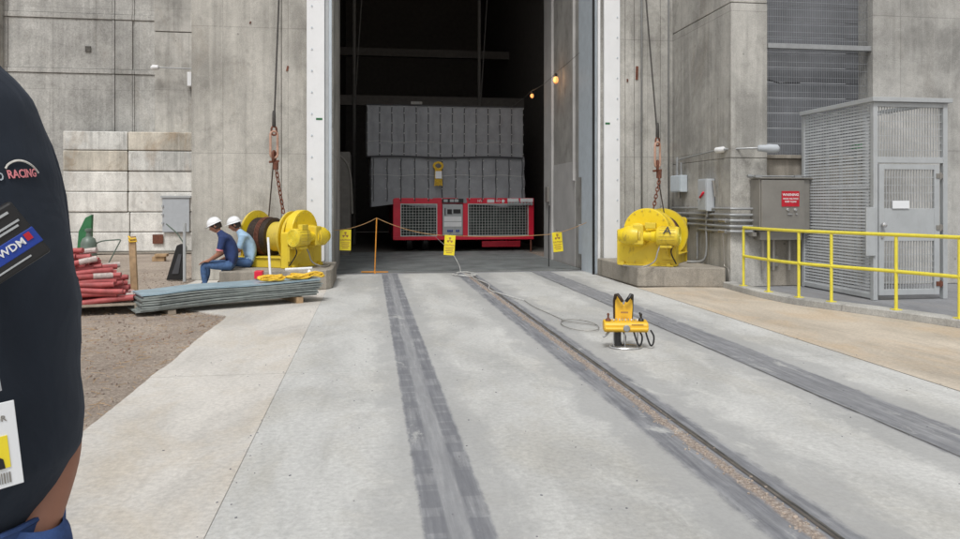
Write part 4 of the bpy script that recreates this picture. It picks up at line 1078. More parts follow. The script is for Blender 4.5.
# slatted side
mb = MB(); nz = 58; zz = .09; dz = (ch-.10)/nz
for i in range(nz):
    z = .09+i*dz
    mb.add([(cx0+.02, cy0+w, z), (cx0+.02, cy1-w, z), (cx0+.029, cy0+w, z+dz*.66), (cx0+.029, cy1-w, z+dz*.66), (cx0+.026, cy0+w, z), (cx0+.026, cy1-w, z), (cx0+.035, cy0+w, z+dz*.66), (cx0+.035, cy1-w, z+dz*.66)], [(0, 1, 3, 2), (4, 6, 7, 5), (0, 4, 5, 1), (2, 3, 7, 6), (0, 2, 6, 4), (1, 5, 7, 3)])
loc(mb, pg).build('slatted_panel', M['greyslat'], t)
mb = MB()
for i in range(1, 24): y = cy0+w+(cy1-cy0-2*w)*i/24; mb.box(cx0+.036, cx0+.042, y-.004, y+.004, .05, ch-.02)
loc(mb, pg).build('slat_tie', M['greyslat'], t)
def wmesh(x0, x1, z0, z1, y, sx=.046, sz=.105):
    mb = MB(); n = int((x1-x0)/sx)
    for i in range(1, n): mb.bar((x0+(x1-x0)*i/n, y, z0), (x0+(x1-x0)*i/n, y, z1), .013, .010)
    n = int((z1-z0)/sz)
    for i in range(1, n): mb.bar((x0, y+.006, z0+(z1-z0)*i/n), (x1, y+.006, z0+(z1-z0)*i/n), .013)
    return mb
loc(wmesh(cx0+w, cx1-w, 2.19, ch-.07, cy0+.04), pg).build('mesh_panel', M['screen'], t)
dx0, dx1 = cx0+.10, cx1-.13
mb = MB(); fw = .09
mb.box(dx0, dx0+fw, cy0+.012, cy0+.06, .07, 2.08); mb.box(dx1-fw, dx1, cy0+.012, cy0+.06, .07, 2.08)
for a, b in ((.07, .16), (2.0, 2.08)): mb.box(dx0+fw, dx1-fw, cy0+.014, cy0+.058, a, b)
mb.box(dx0+fw, dx1-fw, cy0+.014, cy0+.055, .90, 1.40)
dd = loc(mb, pg).build('door', M['greyp'], t, bevel=.004)
loc(wmesh(dx0+fw, dx1-fw, 1.40, 2.0, cy0+.035), pg).build('door_mesh', M['screen'], dd)
loc(wmesh(dx0+fw, dx1-fw, .16, .90, cy0+.035), pg).build('door_mesh', M['screen'], dd)
loc(MB().lathe([(0, .02), (.04, .02), (.05, .04), (.08, .04), (.09, .025)], (dx0+.045, cy0+.012, 1.15), (0, -1, 0), 14), pg).build('door_knob', M['chrome'], dd, smooth=True)
mb = MB(); mb.box(dx0+.03, dx0+.07, cy0-.01, cy0+.012, .95, 1.05); loc(mb, pg).build('lock_hasp', M['chrome'], dd, bevel=.004)
for z in (.18, 1.05, 1.85):
    loc(MB().cyl((dx1+.01, cy0+.0, z), (dx1+.01, cy0+.0, z+.11), .013, 8).box(dx1-.06, dx1+.05, cy0-.0, cy0+.011, z+.02, z+.09), pg).build('hinge', M['rust'] if z < .5 else M['cab'], t)
loc(MB().box(dx0+.22, dx0+.50, cy0-.004, cy0+.012, 1.40, 1.52), pg).build('white_notice', M['badge'], dd)
loc(MB().box(cx0-.14, cx0+.02, cy0-.03, cy0-.003, .68, 1.42), pg).build('side_plate', M['greyp'], t, bevel=.004)
# things seen inside the cage
pin = Vector((8.3, 12.0, 0)); t = thing('pipe_manifold', pin, 'grey pipes and a small green valve seen through the cage mesh', 'pipes')
mb = MB()
for x in (-.35, -.1, .2): mb.cyl((x, .15, 0), (x, .15, 2.6), .03, 10)
mb.cyl((-.4, .12, 1.75), (.4, .12, 1.75), .035, 10); mb.build('pipe', M['galv'], t, smooth=True)
MB().box(.05, .18, -.05, .10, 2.40, 2.52).build('valve', M['green'], t, bevel=.01)
tag(MB().box(7.75, 8.7, 12.30, 12.39, .25, 1.3).build('inner_panel', M['cab'], bevel=.01), 'dark grey panel box standing on the wall inside the cage', 'panel box')

# ================================================================== YELLOW RAILING
pr_ = Vector((6.3, 10.5, .1)); t = thing('yellow_railing', pr_, 'yellow tubular railing with two rails curving along the kerb', 'railing')
posts = [(6.17, 11.75), (6.14, 10.9), (6.22, 10.2), (6.40, 9.69), (6.75, 8.84), (7.0, 8.07), (7.25, 7.2)]
rp_ = smooth_path([(x, y, 0) for x, y in posts], 6)
for z, nm in ((1.075, 'top_rail'), (.60, 'middle_rail')):
    loc(MB().tube([p+Vector((0, 0, z)) for p in rp_], .024, 10), pr_).build(nm, M['yel_rail'], t, smooth=True)
for x, y in posts:
    loc(MB().cyl((x, y, .10), (x, y, 1.05), .022, 10), pr_).build('post', M['yel_rail'], t, smooth=True)
    loc(MB().box(x-.05, x+.05, y-.05, y+.05, .10, .112), pr_).build('base_plate', M['yel_rail'], t)

# ================================================================== LEFT YARD OBJECTS
# sheet stack
A = Vector((-2.93, 10.42, 0)); B = Vector((-.76, 11.50, 0)); dv = (B-A).normalized(); nv = Vector((-dv.y, dv.x, 0)); LL = (B-A).length
names = ['topmost', 'second', 'third', 'fourth', 'fifth', 'sixth', 'seventh', 'lowest']
random.seed(31)
NS = 8
for i in range(NS):
    k = NS-1-i   # 0 bottom .. 7 top
    e0 = random.uniform(-.03, .03)-.012*i; e1 = random.uniform(-.05, .03)+.02*k*.5; sh = random.uniform(-.02, .03)
    mb = MB(); n = 36; th = .022; vs = []
    for j in range(n+1):
        u = j/n; s = e0+(LL+e1-e0)*u
        zb = .10+k*.031-.075*(1-u)**2.2+.012*math.sin(u*7)*(1 if k > 5 else .3)+.006*pnoise(Vector((u*6, k*3.1, 0)))
        taper = 1.0
        for w_, zo in ((sh+.006*pnoise(Vector((u*14, k, 3))), 0), (sh+.006*pnoise(Vector((u*14, k, 3))), th), (.62+sh, th), (.62+sh, 0)):
            q = A+dv*s+nv*(w_+(.10*max(0, .08-u)/.08))
            vs.append((q.x, q.y, zb+zo+.004*math.sin(w_*9+u*3)))
    fs = [(4*a+c, 4*a+(c+1) % 4, 4*(a+1)+(c+1) % 4, 4*(a+1)+c) for a in range(n) for c in range(4)]+[(0, 1, 2, 3), (4*n+3, 4*n+2, 4*n+1, 4*n)]
    mb.add(vs, fs)
    tag(mb.build('metal_sheet', M['sheettop'] if i == 0 else M['sheet']), ('topmost blue grey sheet of the stack lying in front of the seated men' if i == 0 else '%s sheet %sin the grey metal sheet stack before the seated men' % (names[i], '' if i == NS-1 else 'from the top ')), 'metal sheet', 'metal sheets stacked by the pavement')
for u, lab in ((.14, 'dark timber block under the left end of the sheet stack'), (.88, 'pale timber block under the right end of the sheet stack')):
    q = A+dv*LL*u+nv*.02; T = TR((q.x, q.y, -.02), math.atan2(dv.y, dv.x))
    tag(MB().box(-.05, .05, -.01, .75, 0, .113 if u > .5 else .065, T).build('timber_block', M['pallet'] if u < .5 else M['pole'], bevel=.005), lab, 'timber block')
# yellow slings on the stack
random.seed(9)
def sling(cx, cy, cz, n, rx, lab, rz):
    mb = MB()
    for i in range(n):
        pts = []
        ax, ay, ph = random.uniform(.6, 1)*rx, random.uniform(.03, .07), random.uniform(0, 6)
        for a in range(18):
            b = a*math.pi/9; pts.append(Vector((ax*math.cos(b), ay*math.sin(b)+.02*math.sin(3*b+ph), .018+.02*(i % 3)+.012*math.sin(2*b+ph))))
        T = TR((cx+random.uniform(-.04, .04), cy+random.uniform(-.04, .04), cz), rz+random.uniform(-.2, .2))
        mb.tube([T @ p for p in pts], .014, 5, closed=True)
    return tag(mb.build('yellow_sling', M['yellowrope']), lab, 'sling', 'yellow slings heaped on the sheet stack')
sling(-1.42, 11.35, .352, 9, .20, 'left heap of tangled yellow sling on the sheet stack', .5)
sling(-1.05, 11.52, .36, 8, .20, 'middle heap of tangled yellow sling on the sheet stack', .5)
sling(-.82, 11.66, .365, 4, .16, 'small yellow sling lying at the right end of the sheet stack', .4)
tag(MB().cyl((-1.50, 11.75, .36), (-1.56, 11.95, .95), .018, 8).build('white_stake', M['white']), 'white stick leaning upright behind the yellow slings', 'stick')
tag(MB().cyl((-1.40, 12.9, .37), (-.95, 12.75, .40), .022, 8).build('white_tube', M['white']), 'white plastic tube lying in front of the left winch', 'tube')
tag(MB().box(-1.72, -1.60, 11.62, 11.8, .345, .46, TR((0, 0, 0))).build('red_can', M['red'], bevel=.01), 'small red box standing behind the yellow slings', 'box')
tag(MB().lathe([(0, .03), (.08, .03), (.10, .012), (.12, .012)], (-.92, 11.75, .36), (0, 0, 1), 12).build('plastic_bottle', M['badge'], smooth=True), 'small clear bottle standing on the sheets among the yellow slings', 'bottle')

# pallet and red hoses
pz = Vector((-4.0, 10.6, 0)); t = thing('wooden_pallet', pz, 'weathered wooden pallet carrying the pile of red hoses', 'pallet')
mb = MB()
T = TR((0, 0, 0), R(14))
for i in range(7): mb.box(-1.15, .98, -.05+i*.17, .08+i*.17, .10, .125, T)
mb.build('deck_board', M['pallet'], t)
for x in (-1.1, -.1, .85): MB().box(x, x+.09, -.05, 1.08, 0, .098, T).build('bearer', M['pallet'], t)
random.seed(14); zl = .165; row = 0; hose_n = 0
Tp = TR((-4.0, 10.6, 0), R(14))
rows = [10, 10, 9, 9, 8, 8, 7, 6, 4, 3]
for row, cnt in enumerate(rows):
    z = .16+row*.069
    for j in range(cnt):
        if row < 6 and 1 < j < cnt-1 and False: continue
        y = .0+.04*row+ j*.095+random.uniform(-.012, .012); xr = .80-.055*row+random.uniform(-.12, .10); xl = -1.25
        if row >= 6: xr -= .12
        ph = random.uniform(0, 6); am = .045+.014*row*.4
        slope = random.uniform(-.02, .20) if row > 1 else random.uniform(-.01, .01)
        pts = [Tp @ Vector((xl+(xr-xl)*u, y+am*1.5*math.sin(ph+u*5), z+slope*(u-.6)+.032*math.sin(ph*2+u*6))) for u in [k/14 for k in range(15)]]
        t = tag(MB().tube(pts, .037, 10).build('red_hose', M['hose'], smooth=True), 'thick red hose with a pale wrapped end in the pile on the pallet', 'hose', 'red hoses piled on the pallet')
        # wrap as child
        q = [p-t.location for p in pts[-3:]]; q[0] = q[0].lerp(q[1], .2)
        if random.random() < .16:
            c = MB().tube([q[0], q[1], q[2], q[2]+(q[2]-q[1])*.05], .041, 9).build('end_wrap', M['tape'], t, smooth=True)
            c.location = (0, 0, 0)
tag(MB().tube([Tp @ Vector((-.35+.02*math.sin(a*.5), -.06+.62*(1-abs(a-12)/12)*0, .14+a*.028)) for a in range(22)], .012, 6).build('tie_strap', M['tape']), 'pale strap hanging down the front of the red hose pile', 'strap')
# green cart with tank behind
pt = Vector((-5.0, 14.0, 0)); t = thing('cylinder_cart', pt, 'green upright hand cart holding gas cylinder behind the red hoses', 'cylinder cart')
MB().prism([(-.14, .35), (.10, .30), (.13, 1.28), (.02, 1.22), (-.09, .98)], .10, TR((0, .12, 0))).build('back_panel', M['green'], t, bevel=.01)
mb = MB(); mb.tube(smooth_path([(.15, .1, .30), (.20, .1, .75), (.55, .1, .83), (.62, .1, .82)]), .012, 6); mb.tube([(.62, .1, .82), (.42, .1, .42)], .012, 6); mb.build('handle', M['tank'], t)
for x in (-.12, .2): MB().lathe([(0, .12), (.0, .16), (.05, .16), (.05, .12)], (x, .3, .16), (1, 0, 0), 18).build('wheel', M['black'], t, smooth=True)
MB().box(-.2, .3, -.05, .3, .16, .2).build('foot_plate', M['green'], t)
t = MB().lathe([(0, .12), (.02, .13), (.58, .13), (.66, .10), (.70, .045), (.78, .04), (.79, .06), (.83, .06), (.84, .03)], (-4.86, 13.95, .2), (0, 0, 1), 24).build('gas_cylinder', M['tank'], smooth=True)
tag(t, 'grey green gas cylinder standing beside the green panel', 'gas cylinder')
tag(MB().tube(smooth_path([(-3.98, 11.9, 0), (-3.96, 11.9, .3), (-4.02, 11.9, .52), (-4.16, 11.9, .62)]), .012, 6).build('yellow_hose', M['yel_rail'], smooth=True), 'thin yellow hose curving up behind the red hose pile', 'hose')
# stake
pk2 = Vector((-3.40, 11.6, 0)); t = thing('wooden_stake', pk2, 'tall wooden stake standing in the dirt right of the red hoses', 'stake')
MB().box(-.045, .045, -.03, .03, 0, 1.03, TR((0, 0, -.03), 0, 0, R(-2.5))).build('post', M['pole'], t, bevel=.004)
MB().tube([(-.085, -.04, 1.0), (-.045, -.06, .96), (.02, -.05, .97), (.03, -.04, .93), (-.06, -.05, .92), (-.08, -.03, .96)], .014, 6).build('rope_wrap', M['yellowrope'], t)
# black tyre-like panel leaning at the pier
pb = Vector((-3.70, 15.1, 0)); t = thing('leaning_panel', pb, 'black folded frame leaning against the left pier', 'panel')
MB().prism([(-.17, 0), (.12, 0), (.20, .62), (.10, .70), (.02, .66)], .10).build('panel', M['black'], t, bevel=.015)
MB().prism([(-.06, .12), (.06, .12), (.12, .50), (.06, .50)], .012, TR((0, -.016, 0))).build('inner_face', M['tarpseam'], t)
MB().tube([(.20, .05, .62), (.02, .05, .9), (-.18, .05, 1.08)], .014, 6).build('strut', M['tank'], t)
tag(MB().cyl((-3.46, 14.8, 0), (-3.46, 14.8, 1.10), .03, 10).build('stand_pipe', M['greyp'], smooth=True), 'short grey upright pipe at the foot of the left pier', 'pipe')
t = tag(MB().box(-5.52, -5.22, 20.2, 20.4, -.02, .10).box(-5.45, -5.15, 20.15, 20.36, .101, .17).build('wood_offcut', M['pole'], bevel=.006), 'small orange brown timber offcuts lying in the yard by the block wall', 'timber')

# ================================================================== PEOPLE
def skin_figure(name, J, E, mats, parent, sub=2, root='pelvis'):
    """J: name->(pos, radius or (rx,ry)); E: list of (a,b,matindex). One continuous skinned surface."""
    names = list(J); idx = {k: i for i, k in enumerate(names)}
    me = bpy.data.meshes.new(name); me.from_pydata([J[k][0] for k in names], [(idx[a], idx[b]) for a, b, _ in E], [])
    o = bpy.data.objects.new(name, me); COL.objects.link(o)
    o.modifiers.new('skin', 'SKIN'); sv = me.skin_vertices[0].data
    for k in names:
        r = J[k][1]; sv[idx[k]].radius = (r, r) if not isinstance(r, tuple) else r; sv[idx[k]].use_root = (k == root)
    q = o.modifiers.new('sub', 'SUBSURF'); q.levels = sub
    bpy.context.view_layer.update()
    dg = bpy.context.evaluated_depsgraph_get(); m2 = bpy.data.meshes.new_from_object(o.evaluated_get(dg))
    bpy.data.objects.remove(o)
    m2.materials.clear()
    for m_ in mats: m2.materials.append(m_)
    segs = [(Vector(J[a][0]), Vector(J[b][0]), mi, (J[a][1] if not isinstance(J[a][1], tuple) else max(J[a][1])), (J[b][1] if not isinstance(J[b][1], tuple) else max(J[b][1]))) for a, b, mi in E]
    for p in m2.polygons:
        c = p.center; best = 1e9; bi = 0
        for a, b, mi, ra, rb in segs:
            ab = b-a; tt = max(0, min(1, (c-a).dot(ab)/max(ab.length_squared, 1e-9)))
            dd_ = (c-(a+ab*tt)).length/(ra+(rb-ra)*tt)
            if dd_ < best: best = dd_; bi = mi
        p.material_index = bi; p.use_smooth = True
    o = bpy.data.objects.new(name, m2); COL.objects.link(o); o.parent = parent
    return o
def add_hand(J, E, side, wrist, d, nrm, mi, curl=.4, s=1.0):
    """five separate fingers rooted in a palm; d = pointing direction, nrm = palm normal (fingers curl towards it)"""
    d = Vector(d).normalized(); nrm = Vector(nrm).normalized(); sd_ = d.cross(nrm).normalized(); w = Vector(wrist)
    J[side+'palm'] = (w+d*.055*s, (.036*s, .020*s)); E.append((side+'wrist', side+'palm', mi))
    J[side+'knuck'] = (w+d*.088*s, (.036*s, .016*s)); E.append((side+'palm', side+'knuck', mi))
    for i, (o_, L) in enumerate(((-.03, .07), (-.01, .08), (.01, .076), (.03, .06))):
        b = w+d*.098*s+sd_*o_*s; a1 = b+(d*math.cos(curl)+nrm*math.sin(curl))*L*.5*s; a2 = a1+(d*math.cos(2*curl)+nrm*math.sin(2*curl))*L*.5*s
        J['%sf%d' % (side, i)] = (b, .0095*s); J['%sg%d' % (side, i)] = (a1, .0088*s); J['%sh%d' % (side, i)] = (a2, .0075*s)
        E += [(side+'knuck', '%sf%d' % (side, i), mi), ('%sf%d' % (side, i), '%sg%d' % (side, i), mi), ('%sg%d' % (side, i), '%sh%d' % (side, i), mi)]
    t1 = w+d*.045*s-sd_*.045*s+nrm*.01; t2 = t1+(d*.8-sd_*.5+nrm*.4).normalized()*.04*s
    J[side+'t1'] = (t1, .013*s); J[side+'t2'] = (t2, .009*s); E += [(side+'palm', side+'t1', mi), (side+'t1', side+'t2', mi)]
def head_mesh(parent, loc, yaw, pitch, s=1.0, hair=True, mat=None):
    """ellipsoidal skull with brow, nose, lips, chin, ears; faces local -y"""
    T = TR(loc, yaw) @ Matrix.Rotation(pitch, 4, 'X') @ Matrix.Scale(s, 4)
    mb = MB(); N, Mn = 32, 26
    def fn(u, v):
        th = 2*math.pi*u; ph = math.pi*(v-.5)
        x = math.cos(ph)*math.sin(th); y = -math.cos(ph)*math.cos(th); z = math.sin(ph)
        px, py_, pz_ = x*.077, y*.098, z*.118
        if z < 0: px *= 1-.22*(-z); py_ *= (1-.10*(-z)) if y < 0 else (1-.35*(-z))
        f = max(0, -y)
        g_ = lambda cx, cz, sx, sz: math.exp(-((px-cx)/sx)**2-((pz_-cz)/sz)**2)*(f > .3)
        py_ -= .024*g_(0, -.022, .011, .020); py_ -= .006*g_(0, .025, .05, .008)
        py_ += .010*g_(-.032, .006, .016, .012)+.010*g_(.032, .006, .016, .012)
        py_ -= .007*g_(0, -.058, .022, .006)+.007*g_(0, -.070, .018, .006); py_ += .004*g_(0, -.064, .02, .0025)
        py_ -= .008*g_(0, -.098, .02, .014)
        return T @ Vector((px, py_, pz_))
    mb.grid(N, Mn, fn)
    for s_ in (-1, 1):
        mb.lathe([(0, .010), (.008, .026), (.014, .022), (.012, .008)], T @ Vector((s_*.070, .012, -.008)), T.to_3x3() @ Vector((s_, .35, 0)), 14)
    o = mb.build('head', mat or M['skin'], parent, smooth=True)
    for s_ in (-1, 1):
        e = MB().lathe([(-.009, .001), (-.006, .007), (0, .0105), (.006, .008), (.0095, .001)], T @ Vector((s_*.032, -.078, .006)), T.to_3x3() @ Vector((0, 1, 0)), 14).build('eye', M['white'], o, smooth=True)
        MB().lathe([(0, .0045), (.002, .0045)], T @ Vector((s_*.032, -.0875, .006)), T.to_3x3() @ Vector((0, -1, 0)), 10).build('iris', M['hair'], e, smooth=True)
    if hair:
        mb = MB()
        def hf(u, v):
            th = 2*math.pi*u; lo = -.55+ (1.0*(max(0, math.cos(th))**.7)); ph = lo+(math.pi/2-lo)*v
            x = math.cos(ph)*math.sin(th); y = -math.cos(ph)*math.cos(th); z = math.sin(ph)
            r_ = 1.07+.03*pnoise(Vector((x*9, y*9, z*9)))
            return T @ Vector((x*.078*r_, y*.100*r_+.002, z*.120*r_))
        mb.grid(36, 14, hf); mb.build('hair', M['hair'], parent, smooth=True)
    return o, T
def hard_hat(parent, T):
    T = T @ Matrix.Scale(.93, 4)
    mb = MB(); N = 36
    def dome(u, v):
        th = 2*math.pi*u; ph = (math.pi/2)*v; r_ = math.cos(ph)
        return T @ Vector((.108*r_*math.sin(th), -.132*r_*math.cos(th), .045+.108*math.sin(ph)))
    mb.grid(N, 10, dome)
    def brim(u, v):
        th = 2*math.pi*u; fr = max(0, math.cos(th)); k = 1+v*(.10+.38*fr**2)
        return T @ Vector((.108*k*math.sin(th), -.132*k*math.cos(th), .045-.012*v))
    mb.grid(N, 3, brim)
    def brim2(u, v):
        p = brim(u, v); return p-T.to_3x3() @ Vector((0, 0, .005))
    mb.grid(N, 3, brim2)
    mb.tube([T @ Vector((0, -.12*math.cos(a*math.pi/12)*1.01, .052+.108*math.sin(a*math.pi/12))) for a in range(1, 12)], .007, 6)
    return mb.build('hard_hat', M['white'], parent, smooth=True)

def seated(loc, shirt, label, lean=0, arm_fwd=0, seed=0, headp=.45):
    """seated on the plinth end facing local -y; origin under the knees on the ground, seat height .335"""
    t = thing('person', loc, label, 'person', None, R(-90)+lean)
    sh = .335+.095
    J = {}; E = []
    J['pelvis'] = ((0, .11, sh), (.155, .125)); J['spine'] = ((0, .10, sh+.20), (.155, .135)); J['chest'] = ((0, .01, sh+.38), (.170, .140))
    J['upper'] = ((0, -.05, sh+.46), (.150, .105)); J['neck'] = ((0, -.10, sh+.54), .052); J['skull'] = ((0, -.16, sh+.60), .06)
    E += [('pelvis', 'spine', 0), ('spine', 'chest', 0), ('chest', 'upper', 0), ('upper', 'neck', 2), ('neck', 'skull', 2)]
    for s_, n_ in ((-1, 'l'), (1, 'r')):
        J[n_+'hip'] = ((s_*.10, .06, sh-.01), .095); J[n_+'knee'] = ((s_*.13, -.36, sh+.01), .066); J[n_+'ank'] = ((s_*.12, -.36+.03*s_, .10), .045); J[n_+'toe'] = ((s_*.13, -.50, .035), .036)
        J[n_+'calf'] = ((s_*.125, -.345, sh-.16), .058)
        E += [('pelvis', n_+'hip', 1), (n_+'hip', n_+'knee', 1), (n_+'knee', n_+'calf', 1), (n_+'calf', n_+'ank', 1), (n_+'ank', n_+'toe', 3)]
        J[n_+'sho'] = ((s_*.185, -.04, sh+.45), .066); J[n_+'slv'] = ((s_*.225, -.07-arm_fwd*.3, sh+.27), .058); J[n_+'elb'] = ((s_*.23, -.09-arm_fwd*.4, sh+.20), .040)
        w = Vector((s_*.19, -.25-arm_fwd, sh+.09)); J[n_+'wrist'] = (tuple(w), .026)
        E += [('upper', n_+'sho', 0), (n_+'sho', n_+'slv', 0), (n_+'slv', n_+'elb', 2), (n_+'elb', n_+'wrist', 2)]
        add_hand(J, E, n_, w, (-.1*s_, -1, -.25), (0, -.25, -1), 2, .35)
    skin_figure('body', J, E, [shirt, M['jean'], M['skin'], M['boot']], t)
    h, T = head_mesh(t, (0, -.19, sh+.665), 0, R(58)*headp, 1.0, True)
    hard_hat(t, T)
    for s_ in (-1, 1):
        MB().tube([Vector((s_*.225, -.075-arm_fwd*.3, sh+.275)), Vector((s_*.227, -.08-arm_fwd*.33, sh+.248))], [.060, .058], 14).build('sleeve_cuff', M['pinkink'] if shirt is M['cloth_navy'] else shirt, t, smooth=True) if shirt is M['cloth_navy'] else None
    return t
seated((-2.42, 13.30, 0), M['cloth_navy'], 'man in navy shirt, jeans and white hard hat sitting nearest on the plinth end', 0, .0)
seated((-2.20, 13.88, 0), M['cloth_blue'], 'man in light blue shirt and white hard hat sitting behind the navy-shirted man', R(4), .05, headp=.3)

# ---- foreground man (local frame: x to the camera's right, y away)
def front_man():
    z0 = 0.0
    t = thing('person', (0, 0, 0), 'man in a dark navy polo shirt with a badge, standing close at the left edge', 'person')
    ox, oy = -.72, .88
    t.location = (ox*math.cos(PSI)+oy*math.sin(PSI), -ox*math.sin(PSI)+oy*math.cos(PSI), 0); t.rotation_euler = (0, 0, -PSI+R(35))
    # shirt torso loft: z, half width, half depth, cy, cx
    rows = [(1.090, .120, .095, 0, 0), (1.096, .148, .118, 0, 0), (1.112, .182, .143, 0, 0), (1.131, .190, .150, 0, 0), (1.156, .203, .160, 0, 0), (1.172, .211, .167, 0, 0), (1.189, .220, .172, 0, 0), (1.227, .225, .176, 0, 0), (1.279, .227, .178, 0, 0), (1.371, .222, .174, 0, 0), (1.437, .213, .168, 0, 0), (1.503, .201, .160, 0, 0),
            (1.548, .192, .152, 0, 0), (1.587, .181, .144, 0, 0), (1.628, .167, .134, 0, 0), (1.654, .150, .120, .003, 0), (1.675, .130, .104, .006, 0), (1.692, .108, .092, .01, 0), (1.704, .082, .076, .01, 0)]
    N = 72
    def Sf(th, z):
        for a, b in zip(rows, rows[1:]):
            if a[0] <= z <= b[0] or b is rows[-1]:
                k = (z-a[0])/(b[0]-a[0]); k = max(0, min(1, k)); break
        hw = a[1]+(b[1]-a[1])*k; hd = a[2]+(b[2]-a[2])*k; cy = a[3]+(b[3]-a[3])*k
        c, s_ = math.cos(th), math.sin(th); p = 2/2.25
        x = math.copysign(abs(c)**p, c)*hw; y = math.copysign(abs(s_)**p, s_)*hd+cy
        fold = .007*pnoise(Vector((x*9+3, y*9, z*4)))+.0045*abs(pnoise(Vector((x*14, y*14+z*9, z*16-x*12))))+.0045*math.sin(z*34+th*3+4*pnoise(Vector((x*3, y*3, z*3))))*max(0, 1-abs(z-1.25)/.2)
        r_ = Vector((x, y-cy, 0)); r_ = r_.normalized() if r_.length > 0 else r_
        return Vector((x, y, z))+r_*fold
    mb = MB(); NZ = 64
    def fn(u, v):
        th = 2*math.pi*u; k = v*(len(rows)-1); i = min(int(k), len(rows)-2); z = rows[i][0]+(rows[i+1][0]-rows[i][0])*(k-i)
        return Sf(th, z)
    mb.grid(N, NZ, fn)
    # underside of the hem, turned in
    mb.grid(N, 2, lambda u, v: Vector((Sf(2*math.pi*u, 1.090).x*(1-.12*v), Sf(2*math.pi*u, 1.090).y*(1-.12*v), 1.090+.02*v)))
    # sleeves
    def sleeve(s_, path, rr):
        mb.tube(smooth_path(path, 4), rr, 20, caps=False)
    pR = [(.085, .010, 1.598), (.125, .015, 1.580), (.148, .022, 1.52), (.160, .045, 1.43), (.165, .055, 1.38)]
    rr = [.052, .054, .056, .057, .057, .058, .058, .058, .058, .059, .059, .059, .060, .060, .060, .060, .061]
    sleeve(1, pR, rr); sleeve(-1, [(-x, y, z) for x, y, z in pR], rr)
    shirt = mb.build('shirt', M['polo'], t, smooth=True)
    for s_ in (-1, 1):   # stitched cuff on each sleeve
        MB().tube([Vector((s_*.1655, .0565, 1.372)), Vector((s_*.1645, .054, 1.392))], [.0635, .0625], 20, caps=False).build('sleeve_cuff', M['polo'], shirt, smooth=True)
    mb = MB().tube([Vector((.068*math.cos(a*math.pi/12), .012+.062*math.sin(a*math.pi/12), 1.698+.012*math.sin(a*math.pi/12))) for a in range(24)], .012, 8, closed=True)
    mb.build('collar', M['polo'], shirt, smooth=True)
    # body
    J = {}; E = []
    J['pelvis'] = ((0, .02, 1.00), (.150, .120)); J['belly'] = ((0, .0, 1.20), (.15, .12)); J['chest'] = ((0, .01, 1.44), (.13, .10)); J['upper'] = ((0, .01, 1.57), (.08, .06)); J['neck'] = ((0, .01, 1.70), .060); J['skull'] = ((0, -.0, 1.78), .06)
    E += [('pelvis', 'belly', 1), ('belly', 'chest', 0), ('chest', 'upper', 0), ('upper', 'neck', 2), ('neck', 'skull', 2)]
    for s_, n_ in ((-1, 'l'), (1, 'r')):
        J[n_+'hip'] = ((s_*.095, .01, .99), .125); J[n_+'thi'] = ((s_*.115, .01, .75), .098); J[n_+'knee'] = ((s_*.13, .01, .52), .066); J[n_+'calf'] = ((s_*.13, .035, .36), .062); J[n_+'ank'] = ((s_*.13, .04, .10), .045); J[n_+'toe'] = ((s_*.15, -.13, .04), .040)
        E += [('pelvis', n_+'hip', 1), (n_+'hip', n_+'thi', 1), (n_+'thi', n_+'knee', 1), (n_+'knee', n_+'calf', 1), (n_+'calf', n_+'ank', 1), (n_+'ank', n_+'toe', 3)]
        J[n_+'sho'] = ((s_*.115, .02, 1.56), .050); J[n_+'arm'] = ((s_*.160, .055, 1.40), .045); J[n_+'elb'] = ((s_*.186, .035, 1.25), .038); J[n_+'fore'] = ((s_*.194, -.028, 1.180), .034)
        J[n_+'wrist'] = ((s_*.162, -.082, 1.090), .026)
        E += [('upper', n_+'sho', 0), (n_+'sho', n_+'arm', 2), (n_+'arm', n_+'elb', 2), (n_+'elb', n_+'fore', 2), (n_+'fore', n_+'wrist', 2)]
        add_hand(J, E, n_, (s_*.160, -.078, 1.090), (-s_*.12, .22, -1), (-s_, 0, 0), 2, .08, .82)
    skin_figure('body', J, E, [M['polo'], M['jean_front'], M['skin'], M['boot']], t, 2)
    # jeans hips with a pocket that takes the hand
    mb = MB()
    mb.grid(40, 14, lambda u, v: Vector(((.207-.001*v)*math.cos(2*math.pi*u), (.160-.003*v)*math.sin(2*math.pi*u), .985+.135*v+.003*math.sin(u*40))))
    jn = mb.build('jeans_waist', M['jean_front'], t, smooth=True)
    for s_ in (-1, 1):
        pts = [(s_*.162, -.080, 1.116), (s_*.160, -.078, 1.10), (s_*.157, -.070, 1.04), (s_*.152, -.055, .97), (s_*.130, -.03, .90)]
        MB().tube(smooth_path(pts, 4), [.033, .035, .037, .040, .043, .046, .049, .052, .054, .056, .058, .060, .062, .064, .066, .066, .066], 18, caps=False).build('pocket', M['jean_front'], t, smooth=True)
    MB().tube([Vector((.204*math.cos(a*math.pi/16), .155*math.sin(a*math.pi/16), 1.118)) for a in range(32)], .004, 6, closed=True).build('waistband_hem', M['jean_front'], t, smooth=True)
    h, T = head_mesh(t, (0, -.02, 1.845), 0, 0, 1.0, True)
    # embroidered logo, wrapped on the chest
    def wrap(mb, th0, z0, rot=0, eps=.0015, R_=.21):
        th0 = th0
        out = []; cr, sr = math.cos(rot), math.sin(rot)
        for v in mb.v:
            a, b = v[0]*cr-v[2]*sr, v[0]*sr+v[2]*cr
            p = Sf(th0+a/R_, z0+b); n_ = Vector((p.x, p.y, 0)).normalized(); out.append(tuple(p+n_*(eps+max(0, -v[1]))))
        mb.v = out; return mb
    th = R(-46)
    lg = MB().tube([Vector((-.014+.056*u, 0, .007*(1-u)+.012*math.sin(math.pi*min(1, u*1.02))**.7)) for u in [k/14 for k in range(15)]], .0014, 5)
